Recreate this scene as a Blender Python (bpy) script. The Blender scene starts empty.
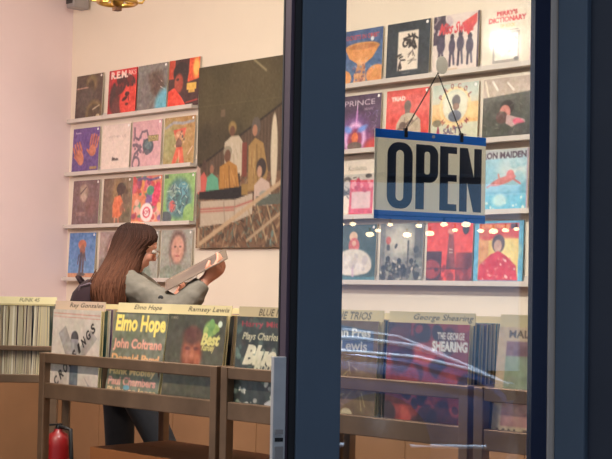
import bpy, math, random
import numpy as np
from mathutils import Vector, Matrix
random.seed(7)
S = bpy.context.scene
COL = S.collection
PI = math.pi

# ------------------------------------------------------------------ basics
def lin(c):
    c = np.asarray(c, float) / 255.0
    return np.where(c <= 0.04045, c / 12.92, ((c + 0.055) / 1.055) ** 2.4)

def rgba(c):
    l = lin(c); return (float(l[0]), float(l[1]), float(l[2]), 1.0)

def mat(name, c, rough=.6, metal=0., coat=0., noise=0., nscale=8., bump=0., emit=0., spec=.5):
    m = bpy.data.materials.new(name); m.use_nodes = True
    nt = m.node_tree; b = nt.nodes['Principled BSDF']
    b.inputs['Base Color'].default_value = rgba(c)
    b.inputs['Roughness'].default_value = rough
    b.inputs['Metallic'].default_value = metal
    b.inputs['Specular IOR Level'].default_value = spec
    b.inputs['Coat Weight'].default_value = coat
    b.inputs['Coat Roughness'].default_value = .12
    if emit:
        b.inputs['Emission Color'].default_value = rgba(c)
        b.inputs['Emission Strength'].default_value = emit
    if noise or bump:
        tc = nt.nodes.new('ShaderNodeTexCoord'); n = nt.nodes.new('ShaderNodeTexNoise')
        n.inputs['Scale'].default_value = nscale; n.inputs['Detail'].default_value = 5
        nt.links.new(tc.outputs['Object'], n.inputs['Vector'])
        if noise:
            r = nt.nodes.new('ShaderNodeValToRGB')
            l = lin(c)
            r.color_ramp.elements[0].position = .3; r.color_ramp.elements[1].position = .7
            r.color_ramp.elements[0].color = (*[float(v * (1 - noise)) for v in l], 1)
            r.color_ramp.elements[1].color = (*[float(min(1, v * (1 + noise))) for v in l], 1)
            nt.links.new(n.outputs['Fac'], r.inputs['Fac'])
            nt.links.new(r.outputs['Color'], b.inputs['Base Color'])
        if bump:
            bp = nt.nodes.new('ShaderNodeBump'); bp.inputs['Strength'].default_value = bump
            bp.inputs['Distance'].default_value = .004
            nt.links.new(n.outputs['Fac'], bp.inputs['Height'])
            nt.links.new(bp.outputs['Normal'], b.inputs['Normal'])
    return m

def attr_mat(name, rough=.4, coat=.7, coat_rough=.12):
    m = bpy.data.materials.new(name); m.use_nodes = True
    nt = m.node_tree; b = nt.nodes['Principled BSDF']
    a = nt.nodes.new('ShaderNodeAttribute'); a.attribute_name = 'Col'
    nt.links.new(a.outputs['Color'], b.inputs['Base Color'])
    b.inputs['Roughness'].default_value = rough
    b.inputs['Coat Weight'].default_value = coat
    b.inputs['Coat Roughness'].default_value = coat_rough
    if coat > .2:
        n = nt.nodes.new('ShaderNodeTexNoise'); n.inputs['Scale'].default_value = 14
        tc = nt.nodes.new('ShaderNodeTexCoord'); nt.links.new(tc.outputs['Object'], n.inputs['Vector'])
        bp = nt.nodes.new('ShaderNodeBump'); bp.inputs['Strength'].default_value = .25; bp.inputs['Distance'].default_value = .004
        nt.links.new(n.outputs['Fac'], bp.inputs['Height']); nt.links.new(bp.outputs['Normal'], b.inputs['Coat Normal'])
    return m

class MB:
    """collects shapes, links them as one mesh"""
    def __init__(s): s.v = []; s.f = []; s.m = []; s.sm = []
    def add(s, vs, fs, mi=0, smooth=False):
        o = len(s.v); s.v += [tuple(v) for v in vs]
        for f in fs: s.f.append(tuple(i + o for i in f)); s.m.append(mi); s.sm.append(smooth)
    def box(s, x0, y0, z0, x1, y1, z1, mi=0):
        x0, x1 = sorted((x0, x1)); y0, y1 = sorted((y0, y1)); z0, z1 = sorted((z0, z1))
        s.add([(x0,y0,z0),(x1,y0,z0),(x1,y1,z0),(x0,y1,z0),(x0,y0,z1),(x1,y0,z1),(x1,y1,z1),(x0,y1,z1)],
              [(3,2,1,0),(4,5,6,7),(0,1,5,4),(1,2,6,5),(2,3,7,6),(3,0,4,7)], mi)
    def rings(s, R, mi=0, cap=True, smooth=True, close=True):
        n = len(R[0]); vs = [p for r in R for p in r]; fs = []
        for i in range(len(R) - 1):
            for j in range(n if close else n - 1):
                a = i * n + j; b = i * n + (j + 1) % n
                fs.append((a, b, b + n, a + n))
        if cap:
            fs.append(tuple(reversed(range(n)))); fs.append(tuple((len(R) - 1) * n + j for j in range(n)))
        s.add(vs, fs, mi, smooth)
    def tube(s, pts, rad, n=12, mi=0, smooth=True, flat=1.0, ref=None):
        pts = [Vector(p) for p in pts]
        if not hasattr(rad, '__len__'): rad = [rad] * len(pts)
        R = []; prev = Vector(ref) if ref else None
        for i, p in enumerate(pts):
            t = (pts[min(i + 1, len(pts) - 1)] - pts[max(i - 1, 0)]).normalized()
            if prev is None: prev = Vector((0, 0, 1)) if abs(t.z) < .9 else Vector((1, 0, 0))
            u = (prev - t * prev.dot(t)).normalized(); w = t.cross(u); prev = u
            R.append([p + u * math.cos(2 * PI * k / n) * rad[i] + w * math.sin(2 * PI * k / n) * rad[i] * flat for k in range(n)])
        s.rings(R, mi, smooth=smooth)
    def ell(s, c, r, rot=None, n=20, mi=0):
        c = Vector(c); R = []
        for i in range(n + 1):
            th = PI * (i + .02) / (n + .04)
            ring = []
            for j in range(n * 2):
                a = 2 * PI * j / (n * 2)
                p = Vector((r[0] * math.sin(th) * math.cos(a), r[1] * math.sin(th) * math.sin(a), -r[2] * math.cos(th)))
                ring.append(c + (rot @ p if rot else p))
            R.append(ring)
        s.rings(R, mi)
    def torus(s, c, R, r, n=40, m=10, mi=0):
        c = Vector(c); vs = []; fs = []
        for i in range(n):
            a = 2 * PI * i / n
            for j in range(m):
                b = 2 * PI * j / m
                vs.append(c + Vector(((R + r * math.cos(b)) * math.cos(a), (R + r * math.cos(b)) * math.sin(a), r * math.sin(b))))
        for i in range(n):
            for j in range(m):
                fs.append((i * m + j, ((i + 1) % n) * m + j, ((i + 1) % n) * m + (j + 1) % m, i * m + (j + 1) % m))
        s.add(vs, fs, mi, True)
    def prism(s, pts, y0, y1, mi=0, axis='y'):
        """polygon in x,z extruded along y"""
        n = len(pts)
        f = (lambda p, d: (p[0], d, p[1])) if axis == 'y' else ((lambda p, d: (d, p[0], p[1])) if axis == 'x' else (lambda p, d: (p[0], p[1], d)))
        vs = [f(p, y0) for p in pts] + [f(p, y1) for p in pts]
        fs = [tuple(range(n)), tuple(reversed(range(n, 2 * n)))] + [(i, i + n, (i + 1) % n + n, (i + 1) % n) for i in range(n)]
        s.add(vs, fs, mi)
    def xf(s, M): s.v = [tuple(M @ Vector(v)) for v in s.v]; return s
    def build(s, name, mats, parent=None, loc=None, rz=0, bevel=0):
        me = bpy.data.meshes.new(name); me.from_pydata(s.v, [], s.f)
        if not isinstance(mats, (list, tuple)): mats = [mats]
        for m in mats: me.materials.append(m)
        me.polygons.foreach_set('material_index', s.m); me.polygons.foreach_set('use_smooth', s.sm)
        me.update()
        o = bpy.data.objects.new(name, me); COL.objects.link(o)
        if parent: o.parent = parent
        if loc: o.location = loc
        o.rotation_euler.z = rz
        if bevel:
            b = o.modifiers.new('bevel', 'BEVEL'); b.width = bevel; b.segments = 2; b.limit_method = 'ANGLE'
        return o

def tag(o, label=None, cat=None, group=None, kind=None):
    if label: o['label'] = label
    if cat: o['category'] = cat
    if group: o['group'] = group
    if kind: o['kind'] = kind
    return o

def empty(name, loc=(0, 0, 0), rz=0):
    o = bpy.data.objects.new(name, None); COL.objects.link(o); o.location = loc; o.rotation_euler.z = rz
    o.empty_display_size = .05
    return o

def copy_tree(o, parent=None):
    c = o.copy(); COL.objects.link(c); c.parent = parent
    for ch in list(o.children): copy_tree(ch, c)
    return c

# ------------------------------------------------------------------ printed artwork (vertex colours)
_tc = {}
def text_tris(s, bold=0., shear=0.):
    k = (s, bold, shear)
    if k in _tc: return _tc[k]
    cu = bpy.data.curves.new('t', 'FONT'); cu.body = s; cu.offset = bold; cu.shear = shear; cu.resolution_u = 3
    o = bpy.data.objects.new('t', cu); COL.objects.link(o)
    bpy.context.view_layer.update()
    ev = o.evaluated_get(bpy.context.evaluated_depsgraph_get()); me = ev.to_mesh(); me.calc_loop_triangles()
    V = np.array([v.co[:2] for v in me.vertices]); T = np.array([t.vertices[:] for t in me.loop_triangles])
    ev.to_mesh_clear(); bpy.data.objects.remove(o); bpy.data.curves.remove(cu)
    V = (V - V.min(0)) / (V.max(0) - V.min(0))
    _tc[k] = V[T]
    return _tc[k]

class Art:
    def __init__(s, c, n=60, m=None, aspect=1.0):
        s.n = n; s.m = m or n; s.W = 3 * (s.n + 1); s.H = 3 * (s.m + 1)
        s.a = np.zeros((s.H, s.W, 3)) + np.array(c, float)
        s.U, s.V = np.meshgrid((np.arange(s.W) + .5) / s.W, (np.arange(s.H) + .5) / s.H)
        s.rng = np.random.RandomState(sum(map(int, c)) + n)
    def put(s, k, c, al=1.0):
        k = np.clip(k, 0, 1)[..., None] * al
        s.a = s.a * (1 - k) + np.array(c, float) * k; return s
    def rect(s, x0, y0, x1, y1, c, al=1.): return s.put(((s.U >= x0) & (s.U <= x1) & (s.V >= y0) & (s.V <= y1)) * 1., c, al)
    def grad(s, x0, y0, x1, y1, c, al=1.):
        d = (x1 - x0) ** 2 + (y1 - y0) ** 2
        return s.put(((s.U - x0) * (x1 - x0) + (s.V - y0) * (y1 - y0)) / d, c, al)
    def ell(s, cx, cy, rx, ry, c, rot=0., al=1., soft=.12, ring=0):
        r = math.radians(rot); x = s.U - cx; y = s.V - cy
        p = x * math.cos(r) + y * math.sin(r); q = -x * math.sin(r) + y * math.cos(r)
        d = np.sqrt((p / rx) ** 2 + (q / ry) ** 2)
        k = (1 - d) / soft + .5
        if ring: k = np.minimum(k, (d - (1 - ring)) / soft + .5)
        return s.put(k, c, al)
    def poly(s, pts, c, al=1.):
        k = np.zeros_like(s.U, bool); n = len(pts)
        for i in range(n):
            x0, y0 = pts[i]; x1, y1 = pts[(i + 1) % n]
            if y0 == y1: continue
            k ^= ((s.V > min(y0, y1)) & (s.V <= max(y0, y1)) & (s.U < x0 + (s.V - y0) * (x1 - x0) / (y1 - y0)))
        return s.put(k * 1., c, al)
    def line(s, x0, y0, x1, y1, w, c, al=1.):
        dx, dy = x1 - x0, y1 - y0; L2 = dx * dx + dy * dy + 1e-9
        t = np.clip(((s.U - x0) * dx + (s.V - y0) * dy) / L2, 0, 1)
        d = np.hypot(s.U - x0 - t * dx, s.V - y0 - t * dy)
        return s.put((w / 2 - d) / .008 + .5, c, al)
    def curve(s, pts, w, c, al=1.):
        for a, b in zip(pts, pts[1:]): s.line(*a, *b, w, c, al)
        return s
    def text(s, t, x0, y0, x1, y1, c, rot=0., bold=0.01, shear=0., al=1.):
        T = text_tris(t, bold, shear).copy()
        T[..., 0] = x0 + T[..., 0] * (x1 - x0); T[..., 1] = y1 - T[..., 1] * (y1 - y0)
        if rot:
            r = math.radians(rot); cx, cy = (x0 + x1) / 2, (y0 + y1) / 2
            x = T[..., 0] - cx; y = T[..., 1] - cy
            T[..., 0] = cx + x * math.cos(r) + y * math.sin(r); T[..., 1] = cy - x * math.sin(r) + y * math.cos(r)
        K = np.zeros_like(s.U)
        for tri in T:
            a, b, d = tri
            i0 = max(0, int(tri[:, 0].min() * s.W - 1)); i1 = min(s.W, int(tri[:, 0].max() * s.W + 2))
            j0 = max(0, int(tri[:, 1].min() * s.H - 1)); j1 = min(s.H, int(tri[:, 1].max() * s.H + 2))
            if i0 >= i1 or j0 >= j1: continue
            X = s.U[j0:j1, i0:i1]; Y = s.V[j0:j1, i0:i1]
            e = lambda p, q: (q[0] - p[0]) * (Y - p[1]) - (q[1] - p[1]) * (X - p[0])
            A, B, D = e(a, b), e(b, d), e(d, a)
            K[j0:j1, i0:i1] = np.maximum(K[j0:j1, i0:i1], ((A >= 0) & (B >= 0) & (D >= 0)) | ((A <= 0) & (B <= 0) & (D <= 0)))
        return s.put(K, c, al)
    def blobs(s, n, cols, r0, r1, box=(0, 0, 1, 1), al=1., stretch=1.6):
        for _ in range(n):
            r = s.rng.uniform(r0, r1)
            s.ell(s.rng.uniform(box[0], box[2]), s.rng.uniform(box[1], box[3]), r * s.rng.uniform(1, stretch), r,
                  cols[s.rng.randint(len(cols))], s.rng.uniform(0, 180), al, .3)
        return s
    def strokes(s, n, cols, w, L, box=(0, 0, 1, 1), al=1., ang=None):
        for _ in range(n):
            x = s.rng.uniform(box[0], box[2]); y = s.rng.uniform(box[1], box[3])
            a = s.rng.uniform(0, PI) if ang is None else math.radians(ang + s.rng.uniform(-12, 12))
            l = s.rng.uniform(.4, 1) * L
            s.line(x, y, x + l * math.cos(a), y + l * math.sin(a), w, cols[s.rng.randint(len(cols))], al)
        return s
    def grain(s, k):
        k = k * .45
        g = s.rng.normal(0, k, (s.H // 3 // 2 + 1, s.W // 3 // 2 + 1))
        g = np.kron(g, np.ones((6, 6)))[:s.H, :s.W]
        s.a = np.clip(s.a + g[..., None], 0, 255); return s
    def detail(s):
        # fine printed variation at two scales, stronger where the picture is mid-toned
        h, w = s.a.shape[:2]; lum = s.a.mean(2, keepdims=True) / 255; k = (1 - np.abs(lum * 2 - 1)) + .1
        for cells, amp in ((13, 8), (26, 9)):
            g = s.rng.normal(0, amp, (cells + 1, cells + 1, 3)) * .22 + s.rng.normal(0, amp, (cells + 1, cells + 1, 1))
            y = np.linspace(0, cells - 1e-6, h); x = np.linspace(0, cells - 1e-6, w); iy = y.astype(int); ix = x.astype(int); fy = (y - iy)[:, None, None]; fx = (x - ix)[None, :, None]
            n = g[iy][:, ix] * (1 - fy) * (1 - fx) + g[iy + 1][:, ix] * fy * (1 - fx) + g[iy][:, ix + 1] * (1 - fy) * fx + g[iy + 1][:, ix + 1] * fy * fx
            s.a = np.clip(s.a + n * k, 0, 255)
        return s
    def pixels(s):
        return s.a.reshape(s.m + 1, 3, s.n + 1, 3, 3).mean((1, 3))

M_PRINT = attr_mat('printed_card_in_plastic_sleeve', .45, .55, .13)
M_CANVAS = attr_mat('printed_canvas', .75, .0)
M_PAPER = attr_mat('matte_printed_card', .7, .0)
M_EDGE = mat('sleeve_edge', (205, 196, 175), .6)

def art_panel(name, art, w, h, t, m=None, parent=None, edge=None, flare=0):
    """flat printed thing of real thickness: x 0..w, front face at y=0 looking to -y, z 0..h, back at y=t"""
    n, mm = art.n, art.m; px = lin(art.pixels())
    vs = []; cols = []
    for j in range(mm + 1):
        for i in range(n + 1):
            vs.append((w * i / n, 0, h * (1 - j / mm))); cols.append(px[j, i])
    fs = []
    N = n + 1
    for j in range(mm):
        for i in range(n):
            a = j * N + i; fs.append((a, a + N, a + N + 1, a + 1))
    nf = len(fs)
    ec = lin(edge if edge is not None else (200, 190, 170))
    b = len(vs)
    vs += [(0,0,0),(w,0,0),(w,0,h),(0,0,h),(0,t,0),(w,t,0),(w,t,h),(0,t,h)]; cols += [ec] * 8
    fs += [(b,b+4,b+5,b+1),(b+1,b+5,b+6,b+2),(b+2,b+6,b+7,b+3),(b+3,b+7,b+4,b),(b+5,b+4,b+7,b+6)]
    me = bpy.data.meshes.new(name); me.from_pydata(vs, [], fs); me.materials.append(m or M_PRINT)
    at = me.attributes.new('Col', 'FLOAT_COLOR', 'POINT')
    arr = np.ones((len(vs), 4), np.float32); arr[:, :3] = np.array(cols); at.data.foreach_set('color', arr.ravel())
    me.update()
    o = bpy.data.objects.new(name, me); COL.objects.link(o)
    if parent: o.parent = parent
    return o

# ------------------------------------------------------------------ camera
F = 1380.0
cam = bpy.data.cameras.new('camera'); co = bpy.data.objects.new('camera', cam); COL.objects.link(co)
FW = Vector((-0.710375, 0.702460, 0.043786)); RT = Vector((0.703572, 0.710409, 0.017482)); CH = 1.2495
RT = (RT - FW * RT.dot(FW)).normalized(); FW.normalize(); UP = RT.cross(FW)
co.matrix_world = Matrix((( RT.x, UP.x, -FW.x, 0), (RT.y, UP.y, -FW.y, 0), (RT.z, UP.z, -FW.z, CH), (0, 0, 0, 1)))
cam.sensor_fit = 'HORIZONTAL'; cam.sensor_width = 36.0; cam.lens = F * 36.0 / 612.0; cam.clip_start = .05
S.camera = co

# ------------------------------------------------------------------ materials
M_WALL = mat('warm_white_plaster', (232, 216, 194), .85, noise=.02, nscale=3, bump=.08)
M_WALLP = mat('pinkish_white_plaster', (230, 208, 204), .85, noise=.02, nscale=3, bump=.08)
M_CEIL = mat('ceiling_paint', (225, 218, 208), .9)
M_FLOOR = mat('worn_wood_floor', (110, 80, 55), .5, noise=.25, nscale=4)
M_NAVY = mat('blue_painted_metal', (86, 100, 115), .5, noise=.05, nscale=5)
M_NAVYD = mat('dark_navy_paint', (52, 56, 68), .5, noise=.06, nscale=5)
M_BRONZE = mat('dark_bronze_metal', (88, 70, 82), .5, .3)
M_BLACK = mat('black_rubber', (24, 21, 22), .6)
M_ALU = mat('brushed_aluminium', (200, 196, 192), .4, .2, noise=.08, nscale=20)
M_ALUW = mat('weathered_aluminium_strip', (206, 190, 176), .5, .0, noise=.12, nscale=6)
M_STEEL = mat('brown_grey_steel', (124, 98, 76), .42, .45, noise=.22, nscale=7)
M_LEDGE = mat('warm_grey_ledge', (206, 194, 182), .5, noise=.03)
M_CARDB = mat('brown_cardboard', (150, 92, 48), .8, noise=.08, nscale=6)
M_RED = mat('glossy_red_metal', (140, 16, 18), .45, coat=.2)
M_GOLD = mat('brass', (210, 170, 90), .28, .9)
M_GREY = mat('grey_plastic', (150, 142, 138), .5)
M_PIP = mat('dark_mesh', (60, 55, 52), .8)

# ------------------------------------------------------------------ the room
WY = 5.762; WX = -8.265; FY = 2.60; CZ = 4.0
b = MB(); b.box(WX - .2, WY, 0, -.75, WY + .15, CZ); tag(b.build('wall_back', M_WALL), kind='structure')
b = MB(); b.box(WX - .15, FY - .1, 0, WX, WY, CZ); tag(b.build('wall_left', M_WALLP), kind='structure')
b = MB(); b.box(-.95, FY + .1, 0, -.75, WY, CZ); tag(b.build('wall_right', M_WALL), kind='structure')
b = MB(); b.box(WX - .2, FY - .1, -.12, -.75, WY + .15, 0); tag(b.build('floor', M_FLOOR), kind='structure')
b = MB(); b.box(WX - .2, FY - .12, CZ, -.75, WY + .15, CZ + .12); tag(b.build('ceiling', M_CEIL), kind='structure')
# shop front: navy panelling right of the door, header over the wide opening, left return
b = MB()
b.box(-1.721, FY - .02, 0, -.75, FY + .08, CZ)
b.box(WX - .15, FY - .02, 0, -4.75, FY + .08, CZ)
b.box(-4.75, FY - .02, 2.62, -1.721, FY + .08, CZ)
tag(b.build('wall_front', M_NAVYD), kind='structure')
b = MB(); b.box(-1.80, FY - .035, 0, -1.721, FY + .05, 2.62)
tag(b.build('trim_1', M_NAVY, bevel=.004), kind='structure')
b = MB(); b.box(-1.807, FY - .02, 0, -1.80, FY + .04, 2.62)
tag(b.build('trim_2', M_BLACK), kind='structure')

# brown panelling on the lower part of the walls
M_PAN = mat('brown_panelling', (150, 112, 78), .6, noise=.12, nscale=2.5)
b = MB(); b.box(WX, WY - .02, 0, -.95, WY, .96); b.box(WX, WY - .03, .96, -.95, WY, .985)
for k in range(18): b.box(WX + .05 + k * .4, WY - .026, .12, WX + .06 + k * .4, WY - .02, .96)
tag(b.build('trim_3', M_PAN), kind='structure')
b = MB(); b.box(WX, FY + .1, 0, WX + .02, WY - .03, .96); b.box(WX, FY + .1, .96, WX + .03, WY - .03, .985)
tag(b.build('trim_4', M_PAN), kind='structure')

# street side
M_PAVE = mat('pavement', (95, 95, 100), .8, noise=.15, nscale=2)
b = MB(); b.box(-14, -16, -.3, -.7, FY - .13, 0); b.box(-.7, -16, -.3, 30, 24, 0); tag(b.build('pavement', M_PAVE), kind='structure')

# ------------------------------------------------------------------ display ledges on the back wall
ZR = {1: 2.433, 2: 2.055, 3: 1.681, 4: 1.310}
def ledge(x0, x1, z, label):
    b = MB()
    b.box(x0, -.072, -.022, x1, 0, -.004)
    b.box(x0, -.080, -.024, x1, -.070, .002)
    b.box(x0, -.010, -.022, x1, 0, .03)
    b.tube([(x0 - .008, -.045, -.012), (x0, -.055, -.012)], .018, 14)
    o = b.build('picture_ledge', M_LEDGE, loc=(0, WY, z)); tag(o, label, 'ledge', 'wall ledges holding records')
names = ['top', 'second', 'third', 'lowest']
for r in (1, 2, 3, 4):
    ledge(-8.20 - .012 * (r > 1), -6.815, ZR[r], f'{names[r-1]} narrow ledge under the records left of the big poster')
    ledge(-5.66, -3.9, ZR[r], f'{names[r-1]} narrow ledge behind the door glass, right of the poster')

# ------------------------------------------------------------------ wall records
RS = .315
LEAN = .0423
M_STICK = mat('white_sticker', (240, 236, 228), .5)
def wall_record(row, x, art, label, sticker=True, edge=None, sx=.93):
    art.grain(5); art.detail(); art.a = art.a * .92 + np.array((16, 14, 13))  # lifts the dark tones: haze put into the print colours
    y = WY - RS * math.sin(LEAN) - .012
    o = art_panel('vinyl_record', art, RS, RS, .006, edge=edge)
    o.location = (x, y - .004, ZR[row] + .002); o.rotation_euler = (-LEAN, 0, 0)
    tag(o, label, 'record', 'records displayed on the wall ledges')
    if sticker:
        b = MB(); b.tube([(RS * sx, -.0012, RS * .95), (RS * sx, .0005, RS * .95)], .009, 16, smooth=False)
        b.build('price_sticker', M_STICK, o)
    return o

# left block -------------------------------------------------------
a = Art((84, 66, 52)); a.grad(0, 0, 0, 1, (70, 52, 50)); a.ell(.58, .22, .2, .2, (120, 98, 60), soft=.5); a.ell(.56, .28, .12, .15, (78, 60, 42), soft=.4)
a.ell(.45, .6, .38, .3, (88, 74, 66), 20, soft=.5); a.ell(.72, .88, .3, .28, (128, 104, 62), soft=.4); a.ell(.72, .88, .24, .2, (84, 66, 46), soft=.3); a.line(.04, .3, .45, .29, .03, (185, 140, 122)); a.line(.66, .8, .9, .72, .03, (190, 175, 150))
a.ell(.86, .96, .07, .05, (200, 185, 140))
wall_record(1, -8.173, a, 'dark brown record with a blurry seated figure, first on the top ledge by the corner')
a = Art((214, 38, 38)); a.rect(0, 0, .12, 1, (176, 30, 36)); a.ell(.62, .28, .34, .17, (72, 30, 30), 10); a.ell(.22, .62, .16, .32, (60, 34, 34), soft=.4); a.ell(.35, .8, .2, .22, (96, 44, 40), soft=.5)
a.ell(.78, .72, .36, .38, (232, 64, 50), 12); a.ell(.44, .42, .2, .12, (78, 32, 32), -30); a.ell(.68, .56, .08, .05, (60, 20, 22)); a.ell(.6, .66, .1, .04, (70, 20, 22), -20); a.ell(.68, .78, .06, .03, (90, 18, 20)); a.line(.7, .52, .74, .7, .03, (110, 20, 24)); a.blobs(14, [(60, 26, 28), (110, 30, 30)], .02, .06, (.2, .15, .9, .4))
a.text('R.E.M.', .08, .04, .68, .2, (250, 220, 205), bold=.05); a.text('RKS', .7, .05, .96, .16, (250, 190, 175), bold=.03)
wall_record(1, -7.787, a, 'red and black record with white capital letters across its top', False, (120, 40, 50))
a = Art((126, 124, 118)); a.grad(0, 0, 1, 1, (112, 106, 98)); a.ell(.55, .38, .32, .22, (98, 82, 72), -15, soft=.5); a.ell(.68, .5, .2, .2, (92, 70, 60), soft=.4)
for k in range(4): a.ell(.62 + .07 * k, .3 + .06 * k, .13, .035, (80, 62, 52), 30); a.line(.6 + .06 * k, .3 + .07 * k, .82 + .04 * k, .4 + .06 * k, .016, (225, 212, 195))
a.ell(.92, .92, .3, .36, (98, 176, 196), soft=.4); a.ell(.3, .6, .14, .3, (116, 110, 106), soft=.6)
wall_record(1, -7.455, a, 'grey record with a dark brown hand and a pale blue corner')
a = Art((58, 30, 28)); a.rect(0, 0, .2, .4, (196, 66, 40)); a.poly([(.66, 0), (1, 0), (1, .44), (.62, .5)], (226, 78, 40)); a.ell(.88, .22, .1, .2, (250, 190, 90), soft=.6)
a.ell(.4, .28, .25, .22, (36, 24, 24)); a.ell(.34, .5, .14, .2, (168, 66, 44), soft=.3); a.ell(.3, .42, .05, .03, (60, 24, 20)); a.poly([(0, .66), (.2, .58), (.45, .8), (.62, 1), (0, 1)], (240, 66, 44)); a.rect(.6, .52, .9, .66, (228, 178, 70)); a.rect(.66, .66, .86, .72, (210, 160, 64)); a.line(.6, .92, .95, .88, .03, (170, 50, 40))
wall_record(1, -7.124, a, 'dark record with an orange-shirted figure and a yellow patch, beside the poster', False)

a = Art((104, 72, 140)); a.grad(0, 0, 0, 1, (92, 66, 130)); a.text('hands', .1, .08, .3, .13, (225, 205, 225))
for (cx, cy, rot) in ((.3, .66, -28), (.76, .52, 14)):
    r = math.radians(rot); a.ell(cx, cy, .13, .19 if cx < .5 else .13, (206, 122, 92), rot)
    for k in range(4):
        dx = -.13 + .085 * k; L = .26 - abs(k - 1.4) * .03
        bx = cx + dx * math.cos(r) + .1 * math.sin(r); by = cy - .1 * math.cos(r) + dx * math.sin(r)
        a.line(bx, by, bx + L * math.sin(r), by - L * math.cos(r), .055, (200, 112, 86))
    a.line(cx - .05, cy + .1, cx - .2, cy - .02, .055, (196, 108, 82))
a.rect(.68, .88, .94, .94, (176, 140, 90))
wall_record(2, -8.198, a, 'purple record with two orange hands')
a = Art((233, 212, 196)); a.text('WITHIN US', .22, .25, .84, .3, (172, 150, 140), bold=-.01); a.ell(.44, .76, .06, .03, (76, 66, 62)); a.ell(.55, .77, .06, .025, (80, 70, 66)); a.line(.4, .72, .42, .76, .02, (70, 60, 58)); a.line(.38, .79, .62, .79, .012, (90, 80, 76))
wall_record(2, -7.845, a, 'plain cream record with faint text and a small black mark')
a = Art((216, 166, 168)); a.curve([(.08, .14), (.1, .34), (.24, .4), (.34, .24), (.5, .22), (.56, .36)], .05, (112, 92, 104)); a.curve([(.06, .5), (.18, .5), (.26, .6), (.12, .7), (.08, .84)], .06, (106, 90, 102)); a.ell(.17, .9, .14, .16, (104, 88, 100), ring=.35)
a.blobs(16, [(104, 88, 100), (126, 98, 110)], .02, .045, (.04, .2, .45, .8)); a.ell(.56, .55, .19, .16, (64, 76, 84), 20); a.ell(.56, .53, .12, .09, (92, 118, 122), 20); a.ell(.54, .68, .08, .06, (90, 90, 98))
a.rect(.55, .33, .9, .46, (128, 110, 70)); a.text('PEARLS', .57, .34, .88, .39, (228, 206, 130)); a.text('SONGS', .57, .4, .88, .45, (228, 206, 130)); a.line(.85, .05, .92, .3, .01, (190, 120, 130))
wall_record(2, -7.505, a, 'pink record with a grey chain and a dark round ball')
a = Art((172, 148, 92)); a.grad(0, 1, 1, 0, (178, 132, 74)); a.ell(.2, .55, .3, .4, (158, 152, 96), soft=.8); a.curve([(.06, .22), (.3, .12), (.6, .15), (.94, .12)], .06, (152, 150, 148)); a.poly([(.3, .28), (.72, .24), (.66, .44), (.38, .46)], (214, 96, 70))
a.ell(.5, .42, .13, .12, (206, 150, 108)); a.blobs(14, [(120, 70, 60), (226, 180, 140), (90, 80, 80)], .015, .035, (.36, .3, .66, .62)); a.ell(.5, .57, .1, .1, (120, 84, 70)); a.poly([(.42, .64), (.62, .64), (.7, 1), (.56, 1), (.52, .8), (.4, 1), (.28, 1)], (226, 98, 70)); a.line(.8, .8, .94, .64, .02, (236, 200, 180)); a.line(.52, .7, .52, .95, .02, (236, 180, 150))
wall_record(2, -7.16, a, 'yellow-green record with a figure in orange trousers')

a = Art((122, 92, 92)); a.grad(0, 0, 1, 1, (112, 84, 84)); a.ell(.42, .28, .2, .2, (150, 122, 108), soft=.7); a.ell(.4, .2, .12, .09, (180, 150, 128), soft=.6); a.ell(.42, .38, .12, .1, (196, 170, 150), 30, soft=.5); a.line(.3, .3, .5, .16, .03, (90, 66, 66)); a.ell(.7, .6, .2, .2, (128, 88, 84), soft=.8); a.rect(.16, .7, .52, .8, (138, 104, 98)); a.text('ECHOES', .18, .72, .5, .78, (168, 132, 122))
wall_record(3, -8.182, a, 'murky maroon-grey record with a pale ghostly face')
a = Art((110, 82, 66)); a.grad(0, .5, 1, .5, (128, 108, 80)); a.ell(.5, .3, .16, .3, (156, 124, 82), soft=.8); a.ell(.64, .24, .16, .13, (66, 48, 42)); a.ell(.6, .36, .07, .1, (70, 48, 42)); a.poly([(.42, .42), (.62, .38), (.76, .6), (.72, .78), (.6, .88), (.38, .86), (.36, .6)], (226, 116, 72)); a.line(.7, .56, .8, .74, .05, (200, 140, 110)); a.line(.46, .86, .46, .98, .05, (206, 140, 110)); a.line(.58, .86, .6, .98, .05, (200, 130, 100)); a.blobs(10, [(92, 72, 56), (86, 84, 60)], .04, .1, (.7, .1, 1, .9), .5)
wall_record(3, -7.82, a, 'brown record with a dark-haired figure in an orange dress')
a = Art((222, 130, 92)); a.blobs(60, [(232, 150, 70), (214, 90, 110), (120, 90, 150), (80, 140, 110), (236, 180, 160), (200, 70, 70), (240, 200, 120), (150, 60, 90)], .03, .1, al=.9); a.ell(.82, .4, .12, .26, (228, 60, 96), 15); a.ell(.62, .32, .12, .1, (70, 150, 110)); a.curve([(.2, .08), (.4, .05), (.6, .1), (.9, .06)], .05, (96, 86, 130)); a.ell(.52, .78, .21, .2, (246, 232, 226)); a.ell(.52, .78, .13, .12, (226, 96, 110), ring=.3); a.text('POW', .4, .73, .66, .82, (200, 60, 80), bold=.03, rot=12)
wall_record(3, -7.49, a, 'busy multicoloured record with a white round face near its bottom')
a = Art((140, 186, 106)); a.rect(.02, .02, .14, .1, (60, 80, 60)); a.ell(.5, .52, .4, .42, (70, 120, 120), soft=.3); a.ell(.3, .68, .18, .18, (96, 140, 140)); a.ell(.3, .68, .11, .12, (206, 96, 90)); a.ell(.3, .36, .12, .13, (120, 150, 140)); a.ell(.62, .32, .16, .14, (84, 150, 160)); a.strokes(50, [(60, 96, 104), (110, 170, 180), (170, 200, 180), (50, 70, 80)], .02, .16, (.2, .2, .8, .8)); a.ell(.1, .92, .2, .14, (70, 84, 90)); a.ell(.86, .84, .2, .2, (136, 182, 100))
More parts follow.
